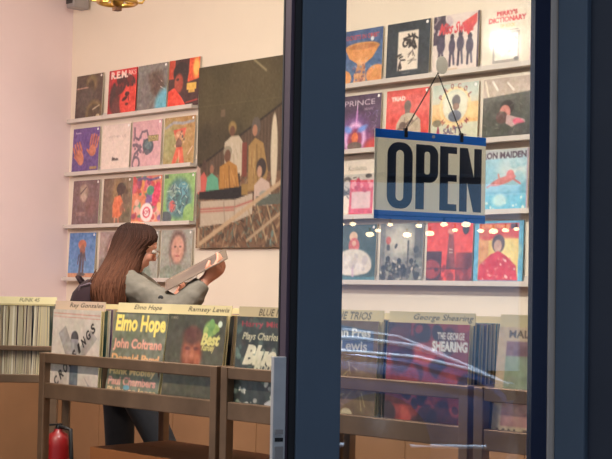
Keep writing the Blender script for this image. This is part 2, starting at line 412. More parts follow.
wall_record(3, -7.15, a, 'bright green record covered in tangled teal round shapes')

a = Art((104, 148, 196)); a.grad(0, 1, 0, 0, (84, 128, 186)); a.rect(0, .9, 1, 1, (206, 142, 104)); a.ell(.5, .27, .15, .11, (196, 110, 80)); a.ell(.52, .4, .1, .12, (150, 92, 76)); a.line(.48, .48, .44, .92, .09, (78, 70, 84)); a.line(.56, .5, .56, .92, .07, (90, 76, 84)); a.line(.4, .5, .36, .7, .04, (80, 72, 88)); a.line(.6, .46, .64, .62, .04, (90, 70, 76)); a.ell(.5, .93, .16, .04, (90, 78, 76))
wall_record(4, -8.213, a, 'sky blue record with a thin orange-topped figure on sand, lowest ledge')
a = Art((176, 150, 142)); a.grad(0, 0, 1, 1, (156, 150, 136)); a.ell(.5, .45, .26, .38, (128, 96, 88), soft=.4); a.ell(.5, .42, .18, .24, (206, 160, 142), soft=.3); a.ell(.3, .8, .3, .25, (120, 110, 104), soft=.6)
wall_record(4, -7.85, a, 'greyish pink portrait record half hidden behind the long brown hair')
a = Art((162, 164, 150)); a.ell(.34, .5, .2, .34, (122, 108, 96), soft=.4); a.ell(.36, .45, .14, .24, (208, 168, 148), soft=.3); a.ell(.4, .95, .4, .25, (120, 134, 120), soft=.4); a.ell(.46, .5, .07, .3, (150, 124, 112), 12)
wall_record(4, -7.51, a, 'pale grey-green portrait record just right of the browsing person\'s face')
a = Art((166, 166, 150)); a.grad(0, 0, 0, 1, (150, 154, 140)); a.ell(.54, .36, .27, .36, (126, 100, 88), soft=.3); a.ell(.54, .4, .2, .28, (214, 158, 134), soft=.25); a.ell(.46, .35, .04, .02, (110, 80, 70)); a.ell(.62, .35, .04, .02, (110, 80, 70)); a.ell(.55, .54, .07, .02, (180, 100, 90)); a.line(.55, .36, .56, .46, .02, (190, 130, 112)); a.ell(.4, 1.0, .5, .28, (128, 140, 122)); a.line(.28, .5, .34, .75, .04, (150, 130, 116))
wall_record(4, -7.165, a, 'pale grey-green record with a long oval portrait face, above the held record')

# right block ------------------------------------------------------
a = Art((66, 92, 134)); a.grad(0, 0, 0, 1, (76, 110, 152)); a.text('ROCKETS IN ORBIT', .04, .1, .9, .18, (196, 72, 72), bold=.02)
a.ell(.5, .33, .42, .09, (214, 152, 92)); a.poly([(.08, .33), (.92, .33), (.76, .54), (.58, .64), (.42, .64), (.2, .52)], (226, 152, 88)); a.ell(.5, .32, .34, .05, (196, 128, 76)); a.poly([(.4, .6), (.58, .6), (.62, 1), (.3, 1)], (206, 146, 104)); a.blobs(26, [(150, 90, 80), (110, 100, 130), (230, 170, 120)], .015, .035, (.3, .55, .62, 1)); a.ell(.06, .88, .2, .16, (226, 154, 92)); a.ell(.88, .86, .26, .18, (226, 150, 88)); a.ell(.74, .2, .04, .04, (225, 235, 240)); a.blobs(6, [(130, 160, 190)], .01, .02, (.05, .65, .95, .75))
wall_record(1, -5.531, a, 'blue record with a big orange dish shape under red title letters', False)
a = Art((40, 50, 58)); a.rect(.27, .17, .73, .86, (240, 225, 204)); 
a.strokes(16, [(40, 36, 36)], .035, .14, (.5, .2, .66, .42)); a.strokes(9, [(50, 44, 42)], .03, .12, (.3, .5, .4, .8)); a.strokes(6, [(70, 60, 56)], .015, .16, (.58, .5, .66, .7)); a.ell(.44, .38, .07, .08, (50, 44, 42), 40, ring=.5); a.line(.5, .7, .7, .7, .012, (120, 110, 100)); a.text('SILENT', .38, .89, .56, .92, (140, 140, 136))
wall_record(1, -5.182, a, 'black record with a tall white panel of black brushed scribbles')
a = Art((226, 208, 196)); a.rect(0, 0, .26, .5, (70, 58, 74)); a.blobs(14, [(60, 50, 66), (120, 110, 120), (200, 180, 180)], .03, .07, (0, .02, .4, .3)); 
for cx, w, y0 in ((.18, .09, .36), (.42, .07, .4), (.6, .08, .36), (.8, .08, .42)):
    a.ell(cx, y0, w * .6, .06, (52, 44, 60)); a.ell(cx, y0 + .16, w, .14, (70, 64, 84)); a.line(cx - .03, y0 + .28, cx - .04, .88, .05, (64, 58, 76)); a.line(cx + .03, y0 + .28, cx + .05, .86, .045, (84, 80, 98))
a.poly([(.62, .18), (.94, .04), (.94, .2), (.76, .4)], (216, 74, 72)); a.text('Miss Sweet', .12, .14, .9, .34, (214, 60, 68), bold=.03, shear=.5); a.rect(.24, .93, .56, .96, (206, 178, 150)); a.rect(.95, 0, 1, 1, (74, 58, 70))
wall_record(1, -4.842, a, 'white record with four dark standing figures and red script lettering', False)
a = Art((232, 218, 196)); a.text("PERRY'S", .28, .09, .7, .17, (206, 60, 66), bold=.05); a.text('DICTIONARY', .12, .19, .88, .28, (206, 60, 66), bold=.05); a.text('OF ROCK', .36, .31, .66, .37, (206, 180, 110), bold=.03); a.rect(.22, .44, .76, .95, (150, 142, 132)); a.rect(.26, .48, .72, .9, (226, 214, 196)); a.blobs(20, [(170, 160, 150), (196, 186, 172), (140, 134, 128)], .02, .06, (.3, .5, .68, .88)); a.line(.42, .42, .72, .42, .015, (80, 76, 74)); a.ell(.7, .9, .05, .03, (60, 58, 60)); a.rect(.97, 0, 1, 1, (170, 120, 150))
wall_record(1, -4.501, a, 'cream record with red block lettering over a grey picture, top right by the door frame', False)

a = Art((66, 48, 70)); a.grad(0, 0, 1, 1, (86, 60, 96)); a.ell(.5, 1.0, .7, .3, (150, 60, 80), soft=.9); a.ell(.36, .8, .34, .38, (150, 90, 180), soft=.9, al=.8); a.line(.42, .2, .4, .55, .018, (240, 200, 240)); a.line(.42, .3, .4, .6, .05, (220, 130, 210), .5)
a.ell(.38, .78, .26, .28, (244, 190, 232), ring=.3, soft=.3); a.ell(.38, .82, .17, .2, (150, 56, 84), soft=.3); a.ell(.38, .78, .08, .1, (226, 110, 60)); a.ell(.38, .93, .18, .08, (110, 90, 80)); a.ell(.2, .62, .1, .06, (110, 150, 230), 20, soft=.8); a.ell(.56, .62, .12, .05, (110, 150, 230), -20, soft=.8); a.ell(.85, .95, .22, .14, (200, 66, 60), soft=.6); a.ell(.06, .9, .08, .12, (110, 140, 110)); a.strokes(12, [(150, 120, 160), (120, 100, 150)], .01, .1, (.6, .3, .95, .6))
a.text('PRINCE', .1, .1, .84, .2, (214, 196, 206), bold=.0); a.text('sessions', .58, .24, .8, .29, (190, 170, 180), shear=.4)
wall_record(2, -5.535, a, 'purple record with a glowing pink dome under pale capital letters')
a = Art((222, 66, 56)); a.text('TRIAD', .12, .12, .44, .2, (246, 220, 206), bold=.05); a.text('VERSIONS', .46, .12, .88, .18, (190, 40, 40), bold=.02); a.ell(.5, .3, .08, .1, (88, 66, 58)); a.rect(.44, .36, .56, .46, (96, 74, 64)); a.poly([(.36, .46), (.5, .42), (.66, .44), (.8, .56), (.84, 1), (.2, 1), (.26, .6)], (188, 170, 142)); a.line(.44, .5, .42, .9, .02, (140, 124, 104)); a.line(.3, .7, .62, .56, .05, (110, 84, 70)); a.ell(.4, .64, .08, .07, (96, 74, 62)); a.line(.26, .86, .74, .52, .018, (110, 92, 80))
wall_record(2, -5.18, a, 'red record with a man in a pale shirt, partly under the sign chain')
a = Art((232, 196, 140)); a.rect(0, 0, 1, .34, (196, 206, 190)); a.grad(0, .2, 0, .7, (236, 180, 110)); a.rect(0, .68, 1, 1, (206, 206, 176)); a.ell(.5, .4, .34, .34, (240, 214, 150), ring=.14); a.ell(.5, .4, .26, .26, (224, 222, 196)); a.ell(.52, .3, .09, .1, (70, 66, 74)); a.ell(.52, .4, .07, .06, (130, 96, 80)); a.ell(.5, .56, .14, .1, (96, 104, 120)); a.ell(.12, .66, .1, .06, (120, 110, 80)); a.ell(.9, .52, .14, .1, (240, 206, 140))
for k, ch in enumerate('PROCOL'):
    an = math.radians(150 - k * 24); a.text(ch, .5 + .36 * math.cos(an) - .035, .4 - .36 * math.sin(an) - .045, .5 + .36 * math.cos(an) + .035, .4 - .36 * math.sin(an) + .045, (150, 62, 62), rot=60 - k * 24, bold=.03)
for k, ch in enumerate('HARUM'):
    an = math.radians(222 + k * 24); a.text(ch, .5 + .34 * math.cos(an) - .035, .42 - .34 * math.sin(an) - .045, .5 + .34 * math.cos(an) + .035, .42 - .34 * math.sin(an) + .045, (150, 62, 62), rot=-48 + k * 24, bold=.03)
a.text('A', .1, .72, .2, .9, (150, 30, 70), bold=.05); a.text('SALTY', .26, .75, .66, .86, (84, 62, 100), bold=.03, rot=3); a.text('DOG', .5, .88, .76, .97, (84, 62, 100), bold=.03)
wall_record(2, -4.842, a, 'sunny yellow and pale blue record with a ring of letters around a bearded head')
a = Art((74, 74, 66)); a.rect(0, 0, 1, .34, (196, 176, 158)); a.poly([(0, .32), (1, .26), (1, .36), (0, .4)], (84, 84, 76)); a.grad(0, .4, 0, 1, (58, 64, 54), .6); a.ell(.5, .5, .14, .12, (44, 36, 34)); a.ell(.46, .58, .11, .12, (206, 130, 118)); a.ell(.4, .66, .12, .1, (90, 60, 56)); a.poly([(.5, .62), (.86, .72), (.9, .9), (.66, .86), (.48, .76)], (196, 160, 156)); a.ell(.74, .76, .12, .06, (222, 96, 120), 18); a.ell(.84, .95, .3, .18, (66, 66, 62)); a.strokes(16, [(120, 120, 106), (96, 100, 88)], .01, .1, (0, .4, 1, 1)); a.line(.05, .05, .12, .3, .03, (240, 226, 196)); a.line(.2, .06, .3, .2, .04, (244, 236, 220)); a.line(.5, .1, .62, .22, .035, (244, 236, 220))
wall_record(2, -4.495, a, 'dark green-black record with a pale top strip and a figure in pink', False)
a = Art((206, 62, 44)); a.ell(.5, .5, .3, .3, (236, 150, 60)); a.text('SUN', .2, .05, .8, .2, (250, 220, 180), bold=.03)
wall_record(2, -4.15, a, 'red record only a sliver of which shows beside the door frame', False)

a = Art((236, 222, 200)); a.text('Konbetes', .28, .11, .72, .2, (150, 136, 122), bold=.0); a.rect(.1, .26, .96, .56, (196, 190, 178)); a.ell(.26, .46, .14, .16, (90, 88, 86), ring=.4); a.strokes(26, [(90, 88, 86), (140, 136, 130), (60, 60, 60)], .02, .16, (.1, .3, .7, .7)); a.poly([(.34, .36), (.9, .38), (.9, 1), (.32, 1)], (220, 76, 96)); a.rect(.38, .58, .84, .88, (226, 190, 186)); a.blobs(12, [(240, 150, 160), (190, 50, 76)], .02, .05, (.36, .38, .88, .56)); a.ell(.78, .3, .08, .04, (70, 68, 66))
wall_record(3, -5.555, a, 'cream record with a grey sketch and a pink panel, left of the open sign', False)
a = Art((120, 130, 120)); a.ell(.5, .5, .3, .3, (200, 180, 140)); a.text('BLUE SKY', .1, .06, .9, .2, (230, 220, 200))
wall_record(3, -5.205, a, 'muted grey-green record mostly covered by the left half of the open sign', False)
a = Art((150, 120, 96)); a.ell(.5, .55, .3, .34, (90, 70, 60)); a.text('NIGHT', .1, .06, .9, .2, (230, 220, 200))
wall_record(3, -4.86, a, 'brown record mostly covered by the right half of the open sign', False)
a = Art((150, 196, 208)); a.grad(0, 0, 0, 1, (110, 180, 204)); a.rect(0, 0, 1, .16, (196, 200, 196)); a.ell(.7, .35, .3, .2, (206, 220, 214), soft=.9); a.blobs(14, [(190, 216, 220), (130, 190, 206)], .05, .12, (0, .15, 1, .6), .5)
a.text('IRON MAIDEN', .03, .05, .95, .16, (78, 60, 74), bold=.04); a.rect(0, .7, 1, .74, (96, 170, 196)); a.rect(0, .76, 1, 1, (92, 176, 198)); a.ell(.5, .52, .26, .06, (208, 120, 112), -14); a.ell(.64, .43, .08, .08, (214, 120, 120)); a.line(.4, .42, .44, .54, .035, (200, 120, 110)); a.line(.7, .5, .84, .58, .03, (200, 110, 110)); a.line(.3, .56, .18, .62, .03, (170, 110, 110)); a.ell(.44, .84, .14, .1, (176, 212, 206), soft=.5); a.blobs(10, [(206, 226, 214)], .01, .025, (.05, .8, .95, .98)); a.rect(.96, 0, 1, 1, (176, 150, 160))
wall_record(3, -4.515, a, 'icy blue record with a small pink shape over water, right of the open sign', False)

a = Art((60, 86, 84)); a.grad(0, 0, 1, 0, (52, 76, 74)); a.ell(.44, .22, .1, .09, (226, 190, 150)); a.ell(.46, .38, .13, .14, (206, 96, 84)); a.ell(.46, .34, .05, .05, (220, 170, 140)); a.ell(.45, .68, .44, .24, (214, 206, 190)); a.ell(.3, .75, .22, .16, (226, 218, 206)); a.ell(.68, .74, .22, .15, (220, 208, 194)); a.line(.44, .7, .46, .96, .05, (206, 176, 190)); a.blobs(20, [(196, 186, 176), (232, 224, 214), (176, 166, 170)], .03, .07, (.1, .56, .82, .84), .6); a.rect(0, .94, 1, 1, (70, 120, 130))
wall_record(4, -5.558, a, 'dark teal record with a figure in a wide white gown, lowest ledge')
a = Art((150, 148, 138)); a.grad(0, 0, 1, 0, (120, 120, 112)); a.ell(.5, .3, .3, .26, (196, 190, 172), soft=.6); a.rect(0, .0, .12, 1, (110, 110, 104)); a.rect(.8, .1, .98, .6, (92, 92, 88)); a.rect(.64, .3, .68, .98, (80, 78, 74)); 
for cx, cy in ((.2, .62), (.34, .72), (.46, .66), (.56, .76), (.74, .66), (.86, .76), (.1, .78), (.28, .86)):
    a.ell(cx, cy, .05, .05, (40, 40, 40)); a.ell(cx, cy + .12, .07, .1, (58, 56, 54))
a.blobs(60, [(40, 40, 40), (80, 78, 74), (190, 186, 170), (120, 116, 108)], .015, .04, (0, .66, 1, 1)); a.ell(.2, .42, .04, .06, (60, 58, 56)); a.ell(.38, .4, .03, .05, (60, 58, 56), 30); a.ell(.84, .46, .06, .06, (50, 50, 48)); a.ell(.2, .3, .06, .07, (190, 90, 70))
wall_record(4, -5.211, a, 'black and white record showing a crowd of small figures')
a = Art((226, 66, 50)); a.rect(0, .5, .34, 1, (66, 32, 32)); a.rect(.64, .52, 1, 1, (96, 36, 34)); a.ell(.12, .8, .2, .16, (150, 50, 46)); a.poly([(.48, .2), (.58, .2), (.64, .8), (.44, .8)], (52, 46, 46)); a.ell(.53, .16, .07, .05, (236, 190, 160)); a.ell(.62, .45, .2, .5, (226, 84, 70), soft=.9, al=.5); a.line(.5, .46, .56, .47, .015, (220, 210, 196)); a.line(.5, .52, .57, .52, .015, (220, 210, 196)); a.ell(.84, .12, .07, .1, (56, 48, 50)); a.rect(0, .78, 1, .8, (60, 28, 30)); a.blobs(14, [(120, 36, 34), (170, 56, 50), (60, 24, 26)], .03, .08, (0, .78, 1, 1), .8)
wall_record(4, -4.868, a, 'bright red record with black blocks around a dark central column', False)
a = Art((94, 166, 196)); a.rect(.1, .05, .9, .98, (226, 190, 96)); a.rect(.1, .05, .9, .3, (206, 66, 52)); a.rect(.1, .05, .3, .98, (206, 120, 80), .6); a.ell(.66, .5, .24, .2, (236, 214, 130), soft=.8); a.text('CHRISTIANS', .16, .07, .72, .13, (236, 166, 70), bold=.04); a.text('HELL', .16, .26, .36, .32, (206, 60, 52), bold=.03); a.rect(.74, .06, .88, .14, (70, 44, 50)); a.ell(.5, .38, .13, .15, (84, 66, 66)); a.ell(.49, .42, .08, .1, (190, 150, 128)); a.poly([(.34, .56), (.5, .5), (.66, .58), (.86, .74), (.9, .98), (.1, .98), (.12, .74)], (206, 42, 50)); a.blobs(26, [(240, 190, 180), (226, 120, 110)], .01, .025, (.18, .62, .84, .96)); a.rect(0, 0, 1, .05, (94, 166, 196))
wall_record(4, -4.542, a, 'blue-bordered record with a figure in a red patterned dress on yellow', False, (90, 160, 190))

# ------------------------------------------------------------------ big canvas poster
a = Art((72, 62, 44), 150, 150); a.U = a.U * 1.43; a.grad(0, .3, 1, 0, (88, 76, 52)); a.blobs(30, [(84, 76, 50), (60, 52, 40), (96, 84, 58)], .06, .16, (0, 0, 1.43, .45), .3, 2.5)
a.rect(0, .22, 1.43, .225, (110, 98, 66), .4); a.rect(.3, .25, .36, .29, (112, 92, 70)); a.line(.7, 0, .86, .07, .012, (150, 136, 100))
a.poly([(0, .6), (0, .56), (1.43, .145), (1.43, .62)], (92, 74, 58)); a.line(0, .56, 1.43, .145, .012, (46, 38, 32))
for k in range(37): a.line(k / 25, .6, k / 25, .56 - k / 25 * .29, .006, (66, 52, 42))
a.rect(0, .6, 1.43, 1, (116, 88, 66)); a.strokes(700, [(146, 112, 82), (90, 66, 50), (170, 140, 106), (70, 52, 42), (126, 84, 60), (96, 110, 96)], .008, .07, (0, .62, 1.43, 1)); a.blobs(16, [(190, 160, 130), (110, 130, 120), (80, 66, 54)], .01, .022, (.05, .86, 1.4, .98))
# standing figures
a.ell(.455, .355, .05, .036, (150, 122, 74), soft=.4); a.ell(.455, .372, .034, .028, (110, 76, 58)); a.poly([(.36, .43), (.44, .4), (.54, .4), (.62, .46), (.62, .58), (.56, .62), (.38, .6)], (196, 180, 152)); a.strokes(14, [(170, 154, 126), (210, 196, 170)], .008, .06, (.39, .43, .6, .57), ang=80); a.line(.37, .45, .38, .6, .03, (190, 172, 142)); a.rect(.42, .6, .56, .66, (60, 50, 44))
a.ell(.75, .36, .055, .05, (96, 86, 76)); a.ell(.735, .38, .03, .03, (170, 120, 92)); a.poly([(.66, .46), (.74, .42), (.84, .45), (.9, .6), (.86, .7), (.66, .7)], (160, 126, 76)); a.strokes(12, [(130, 100, 60), (186, 150, 96)], .008, .08, (.68, .46, .84, .62), ang=85); a.rect(.58, .44, .64, .62, (120, 62, 50)); a.line(.76, .46, .78, .68, .012, (120, 92, 56)); a.ell(.97, .5, .04, .2, (206, 190, 160))
# seated figures
a.ell(.4, .48, .055, .03, (150, 140, 116)); a.ell(.4, .505, .04, .035, (110, 76, 58)); a.poly([(.3, .56), (.42, .53), (.52, .56), (.56, .7), (.3, .7)], (176, 124, 62)); a.strokes(16, [(140, 96, 50), (196, 144, 80)], .008, .06, (.33, .57, .52, .66), ang=70); a.line(.42, .56, .43, .68, .01, (110, 76, 46))
a.ell(.2, .555, .035, .03, (96, 80, 66)); a.ell(.2, .57, .025, .025, (150, 104, 80)); a.poly([(.12, .62), (.2, .59), (.28, .62), (.3, .7), (.1, .7)], (96, 160, 128))
a.ell(.1, .545, .03, .03, (80, 60, 50)); a.poly([(.02, .62), (.1, .58), (.14, .62), (.12, .7), (.02, .7)], (200, 96, 84)); a.poly([(0, .54), (.05, .56), (.06, .68), (0, .7)], (186, 156, 140))
a.ell(.82, .58, .06, .05, (64, 54, 50)); a.ell(.8, .6, .03, .03, (190, 146, 116)); a.poly([(.74, .67), (.82, .63), (.92, .66), (.96, .78), (.74, .78)], (196, 170, 152))
# table with equipment and cloth
a.poly([(.04, .69), (.62, .67), (.66, .72), (.56, .74), (.04, .73)], (40, 36, 36)); a.rect(.58, .66, .66, .72, (150, 118, 66)); a.poly([(.76, .73), (1.2, .71), (1.2, .77), (.76, .78)], (92, 96, 84)); a.ell(.86, .72, .06, .02, (150, 150, 136))
a.poly([(.06, .74), (.5, .74), (.72, .71), (.72, .82), (.5, .86), (.06, .88)], (186, 168, 144)); a.line(.06, .785, .5, .78, .008, (176, 90, 76)); a.line(.5, .78, .72, .75, .008, (176, 90, 76)); a.line(.06, .8, .5, .795, .006, (176, 90, 76)); a.line(.36, .75, .38, .86, .01, (150, 130, 110)); a.line(.5, .74, .5, .86, .01, (150, 130, 110))
for x in (.66, .78, .9): a.line(x, .78, x + .12, .97, .014, (170, 146, 110)); a.line(x + .12, .78, x, .97, .012, (96, 80, 62))
a.line(.04, .98, 1.43, .545, .026, (190, 160, 124)); a.line(.04, .9, .04, 1, .03, (176, 150, 116)); a.line(.66, .96, 1.43, .69, .018, (176, 150, 118))
a.ell(1.15, .42, .05, .04, (90, 70, 56)); a.poly([(1.07, .5), (1.15, .46), (1.24, .5), (1.26, .72), (1.05, .72)], (110, 96, 84)); a.ell(1.34, .5, .05, .04, (100, 80, 60)); a.poly([(1.27, .58), (1.34, .54), (1.42, .58), (1.43, .74), (1.26, .74)], (150, 120, 96)); a.grain(5); a.a = a.a * .96 + 4
po = art_panel('canvas_poster', a, 1.06, 1.165, .03, M_CANVAS, edge=(110, 96, 76))
po.location = (-6.80, WY - .034, 1.505)
tag(po, 'large brown canvas poster of people around an outdoor record table', 'poster')

# ------------------------------------------------------------------ record browser bins
BY = 3.1; BD = .64
UNITS = [-4.62, -3.535, -2.45]; UW = 1.065
def bin_unit():
    r = empty('record_bin')
    t = .034
    def bar(name, *bx):
        b = MB(); b.box(*bx); return b.build(name, M_STEEL, r, bevel=.003)
    for x in (0, UW - t):
        for y in (0, BD - t):
            top = .985 if y == 0 else .985
            bar('leg', x, y, 0, x + t, y + t, top)
    bar('front_rail', t, .003, .945, UW - t, .025, .985)
    bar('lower_rail', t, .003, .808, UW - t, .028, .868)
    bar('back_rail', t, BD - .03, .81, UW - t, BD - .01, .87)
    bar('back_rail', t, BD - .03, .945, UW - t, BD - .01, .985)
    for x in (.004, UW - .026):
        bar('side_rail', x, t, .945, x + .022, BD - t, .985); bar('side_rail', x, t, .81, x + .022, BD - t, .87)
    b = MB(); b.box(.03, .03, .825, UW - .03, BD - .03, .840); b.build('tray', M_STEEL, r)
    for k in (1, 2):
        x = .03 + (UW - .06) * k / 3
        b = MB(); b.box(x - .002, .04, .84, x + .002, BD - .04, .98); b.build('tray_divider', M_STEEL, r)
    bar('shelf', t, .02, .30, UW - t, BD - .02, .325)
    return r
ub = bin_unit()
ulabels = ['brown metal record bin at the left, in front of the browsing person', 'brown metal record bin seen half beside and half behind the blue door post',
           'brown metal record bin at the far right behind the door glass']
for k, x in enumerate(UNITS):
    o = ub if k == 0 else copy_tree(ub)
    o.location = (x, BY, 0); tag(o, ulabels[k], 'record bin', 'metal record bins in a row')

def front_art(kind):
    if kind == 'crossings':
        a = Art((206, 192, 176), 96); a.line(.02, .05, .98, .07, .008, (200, 120, 100)); a.line(.02, .09, .98, .11, .006, (200, 120, 100)); a.poly([(.14, .3), (.28, .2), (.5, .52), (.36, .64)], (160, 150, 142)); a.poly([(.8, .24), (.94, .34), (.6, .66), (.5, .56)], (166, 156, 146)); a.ell(.48, .36, .08, .1, (84, 78, 78)); a.rect(.41, .36, .56, .8, (150, 144, 140)); a.rect(.41, .6, .58, 1, (104, 108, 112)); a.poly([(.12, .78), (.36, .7), (.36, 1), (.12, 1)], (190, 176, 162)); a.poly([(.94, 1), (.7, .8), (.86, 1)], (170, 160, 150))
        for k, ch in enumerate('CROSSINGS'):
            x = .14 + k * .088; y = .88 - k * .082; a.text(ch, x - .045, y - .058, x + .045, y + .058, (46, 40, 40), rot=42, bold=.035, shear=.2)
    elif kind == 'elmo':
        a = Art((112, 112, 92), 96); a.rect(0, 0, 1, .02, (80, 80, 70)); L = [('Elmo Hope', (244, 212, 110), .04, .97, .03, .28), ('John Coltrane', (214, 150, 128), .04, .95, .31, .46), ('Donald Byrd', (214, 158, 110), .04, .93, .49, .63), ('Hank Mobley', (206, 176, 120), .04, .9, .65, .76), ('Paul Chambers', (196, 140, 124), .04, .93, .76, .86), ('Philly Joe Jones', (206, 170, 130), .04, .95, .88, .98)]
        for t, c, x0, x1, y0, y1 in L: a.text(t, x0, y0, x1, y1, c, bold=.04)
        a.ell(.4, .88, .06, .03, (110, 150, 160))
    elif kind == 'man':
        a = Art((70, 66, 48), 96); a.grad(0, 0, 0, 1, (96, 86, 66)); a.text('STEREO', .05, .03, .18, .06, (150, 140, 110)); a.ell(.46, .44, .17, .28, (146, 80, 52), soft=.4); a.ell(.45, .24, .16, .1, (96, 56, 40), soft=.5); a.ell(.39, .38, .045, .02, (100, 50, 36), soft=.8); a.ell(.53, .38, .045, .02, (100, 50, 36), soft=.8); a.ell(.48, .58, .07, .025, (210, 150, 120), soft=.6); a.ell(.47, .46, .035, .07, (176, 102, 68), soft=.9); a.ell(.56, .5, .05, .09, (172, 96, 62), soft=.9); a.ell(.45, .95, .42, .28, (78, 72, 50)); a.ell(.74, .16, .1, .09, (130, 160, 90), soft=.4)
        a.blobs(10, [(110, 150, 80), (150, 170, 90)], .03, .05, (.66, .06, .84, .22)); a.text('Best', .6, .2, .92, .34, (214, 200, 120), bold=.05, shear=.3); a.text('Ramsey', .62, .32, .84, .42, (206, 190, 110), bold=.03, shear=.3); a.ell(.9, .1, .035, .035, (206, 214, 190))
    elif kind == 'blue':
        a = Art((58, 62, 56), 96); a.blobs(70, [(80, 96, 84), (110, 130, 116), (46, 46, 44), (150, 160, 140), (70, 60, 52)], .02, .06, al=.7); a.text('Harry Mitchell', .08, .05, .9, .13, (150, 56, 60), bold=.02); a.text('Plays Charles', .1, .17, .66, .27, (206, 196, 160), bold=.02, shear=.3); a.text('Blue', .12, .3, .64, .52, (214, 206, 176), bold=.06, shear=.4); a.text('Moods', .3, .46, .7, .58, (196, 190, 160), bold=.02, shear=.3); a.ell(.84, .44, .14, .16, (48, 34, 32)); a.ell(.82, .55, .1, .12, (110, 60, 46)); a.ell(.86, .82, .22, .2, (64, 50, 46)); a.blobs(20, [(200, 196, 180), (150, 150, 136)], .01, .03, (.1, .66, .8, 1)); a.poly([(.5, .9), (.7, .8), (.84, 1), (.52, 1)], (186, 184, 180))
    elif kind == 'lark':
        a = Art((120, 92, 58), 96); a.poly([(.04, .14), (.3, .03), (.94, .1), (.94, .3), (.2, .32)], (84, 96, 116)); a.text('Jan Pres', .42, .08, .9, .19, (226, 220, 206), bold=.03); a.text('Lewis', .5, .2, .86, .3, (206, 200, 186), bold=.02); a.ell(.14, .24, .12, .08, (206, 206, 200)); a.strokes(50, [(176, 150, 100), (90, 66, 46), (150, 120, 76)], .012, .14, (0, .35, .9, .9)); a.ell(.3, .9, .06, .08, (206, 190, 150)); a.ell(.62, .92, .08, .06, (206, 190, 150))
    elif kind == 'shear':
        a = Art((136, 44, 38), 96); a.blobs(60, [(60, 26, 30), (176, 60, 46), (150, 50, 42), (40, 24, 30), (196, 80, 60)], .03, .1, al=.8); a.rect(0, 0, .3, .3, (62, 40, 46), .6); a.text('THE GEORGE', .62, .08, .94, .15, (226, 220, 206), bold=.05); a.text('SHEARING', .56, .16, .98, .26, (232, 226, 214), bold=.06)
    else:
        a = Art((206, 180, 142), 96); a.text('MAL WALDRON', .12, .03, .95, .1, (90, 70, 52), bold=.02); a.rect(.1, .13, .94, .26, (140, 98, 100)); a.rect(.1, .26, .94, .6, (150, 158, 124)); a.rect(.1, .6, .94, .88, (184, 132, 116)); a.text('MAL DANCE', .06, .9, .78, .98, (84, 64, 48), bold=.03)
    a.detail(); return a.grain(3)

FILL = [((186,170,142),(60,66,84)), ((206,194,168),(150,60,50)), ((170,156,126),(214,200,160)), ((192,176,142),(60,90,80)), ((146,128,104),(30,30,32)),
        ((216,206,182),(180,150,90)), ((176,160,134),(90,60,90)), ((198,180,140),(120,130,140))]
fill_mesh = []
for e, c in FILL:
    a = Art(c, 6); a.rect(.1, .1, .9, .25, (220, 210, 190)); a.ell(.5, .6, .25, .25, e)
    o = art_panel('vinyl_record', a, RS, RS, .0075, edge=e); fill_mesh.append(o.data); bpy.data.objects.remove(o)
M_CARD = mat('cream_divider_card', (200, 180, 130), .55, noise=.05)
def divider(loc, lean, text=None, label='', w=.332, rz=0, group=None, col=None):
    a = Art(col or (206, 188, 142), 110, 10)
    if text: a.text(text, .3, .22, .3 + min(.055 * len(text), .68), .78, (52, 44, 36), bold=.0, shear=.3)
    o = art_panel('divider_card', a, w, .036, .002, M_PAPER, edge=(214, 196, 138))
    b = MB(); b.box(.006, .0003, -.30, w - .006, .0017, 0); b.build('card_body', M_CARD, o)
    o.location = loc; o.rotation_euler = (-lean, 0, rz)
    tag(o, label, 'divider card', group)
    return o

zb = .842
def stack(x, kind, label, others, text, dlabel, x_skew=0.0, lean0=.12, n=26, cardcol=None):
    y = BY + .028
    a = front_art(kind)
    o = art_panel('vinyl_record', a, RS, RS, .005, edge=(214, 200, 150))
    yl = RS * math.sin(lean0)
    o.location = (x, y, zb); o.rotation_euler = (-lean0, x_skew, 0)
    tag(o, label, 'record', 'front records in the bins')
    divider((x - .008, y + .012 + .315 * math.sin(lean0), zb + .312), lean0, text, dlabel, col=cardcol)
    rr = random.Random(kind)
    yy = y + .018
    for k in range(n):
        yy += .0115 if k < 12 else (.5 - .135) / (n - 12) - .002
        if yy > BY + BD - .08: break
        ln = lean0 * (1 - .55 * k / n) + rr.uniform(-.006, .006)
        f = bpy.data.objects.new('vinyl_record', rr.choice(fill_mesh)); COL.objects.link(f)
        f.location = (x + rr.uniform(-.006, .007), yy, zb + rr.uniform(0, .004)); f.rotation_euler = (-ln, 0, 0)
        tag(f, others, 'record', 'records packed behind ' + kind_group[kind])
    for q, yd in enumerate((.2, .34, .47)):
        ln = lean0 * (1 - .55 * (yd / .5)) 
        divider((x - .008 + rr.uniform(-.006, .006), BY + yd + .04 + .315 * math.sin(ln) * .7, zb + .311 - (.010, .018, .024)[q]), ln, None,
                'blank cream card edge deeper in the stack behind ' + kind_group[kind], group='unmarked cards behind ' + kind_group[kind])
kind_group = dict(crossings='the record with the diagonal word', elmo='the record covered in rows of names', man='the dark record with a smiling face',
                  blue='the dark record with cream script', hid='the door post', lark='the brown record with a blue banner', shear='the mottled red record', mal='the beige and green record')
OL = lambda k: 'worn sleeve edge in the tight stack behind ' + kind_group[k]
stack(-4.585, 'crossings', 'beige record with grey blades and a word running diagonally, leftmost in the bins', OL('crossings'), 'Ray Gonzalez', 'pinkish cream card handwritten in ink above the beige record with the diagonal word', 0, .035, cardcol=(208, 180, 156))
stack(-4.225, 'elmo', 'olive record filled with rows of yellow, pink and orange names', OL('elmo'), 'Elmo Hope', 'cream card handwritten in ink above the record covered in rows of names', .0, .15)
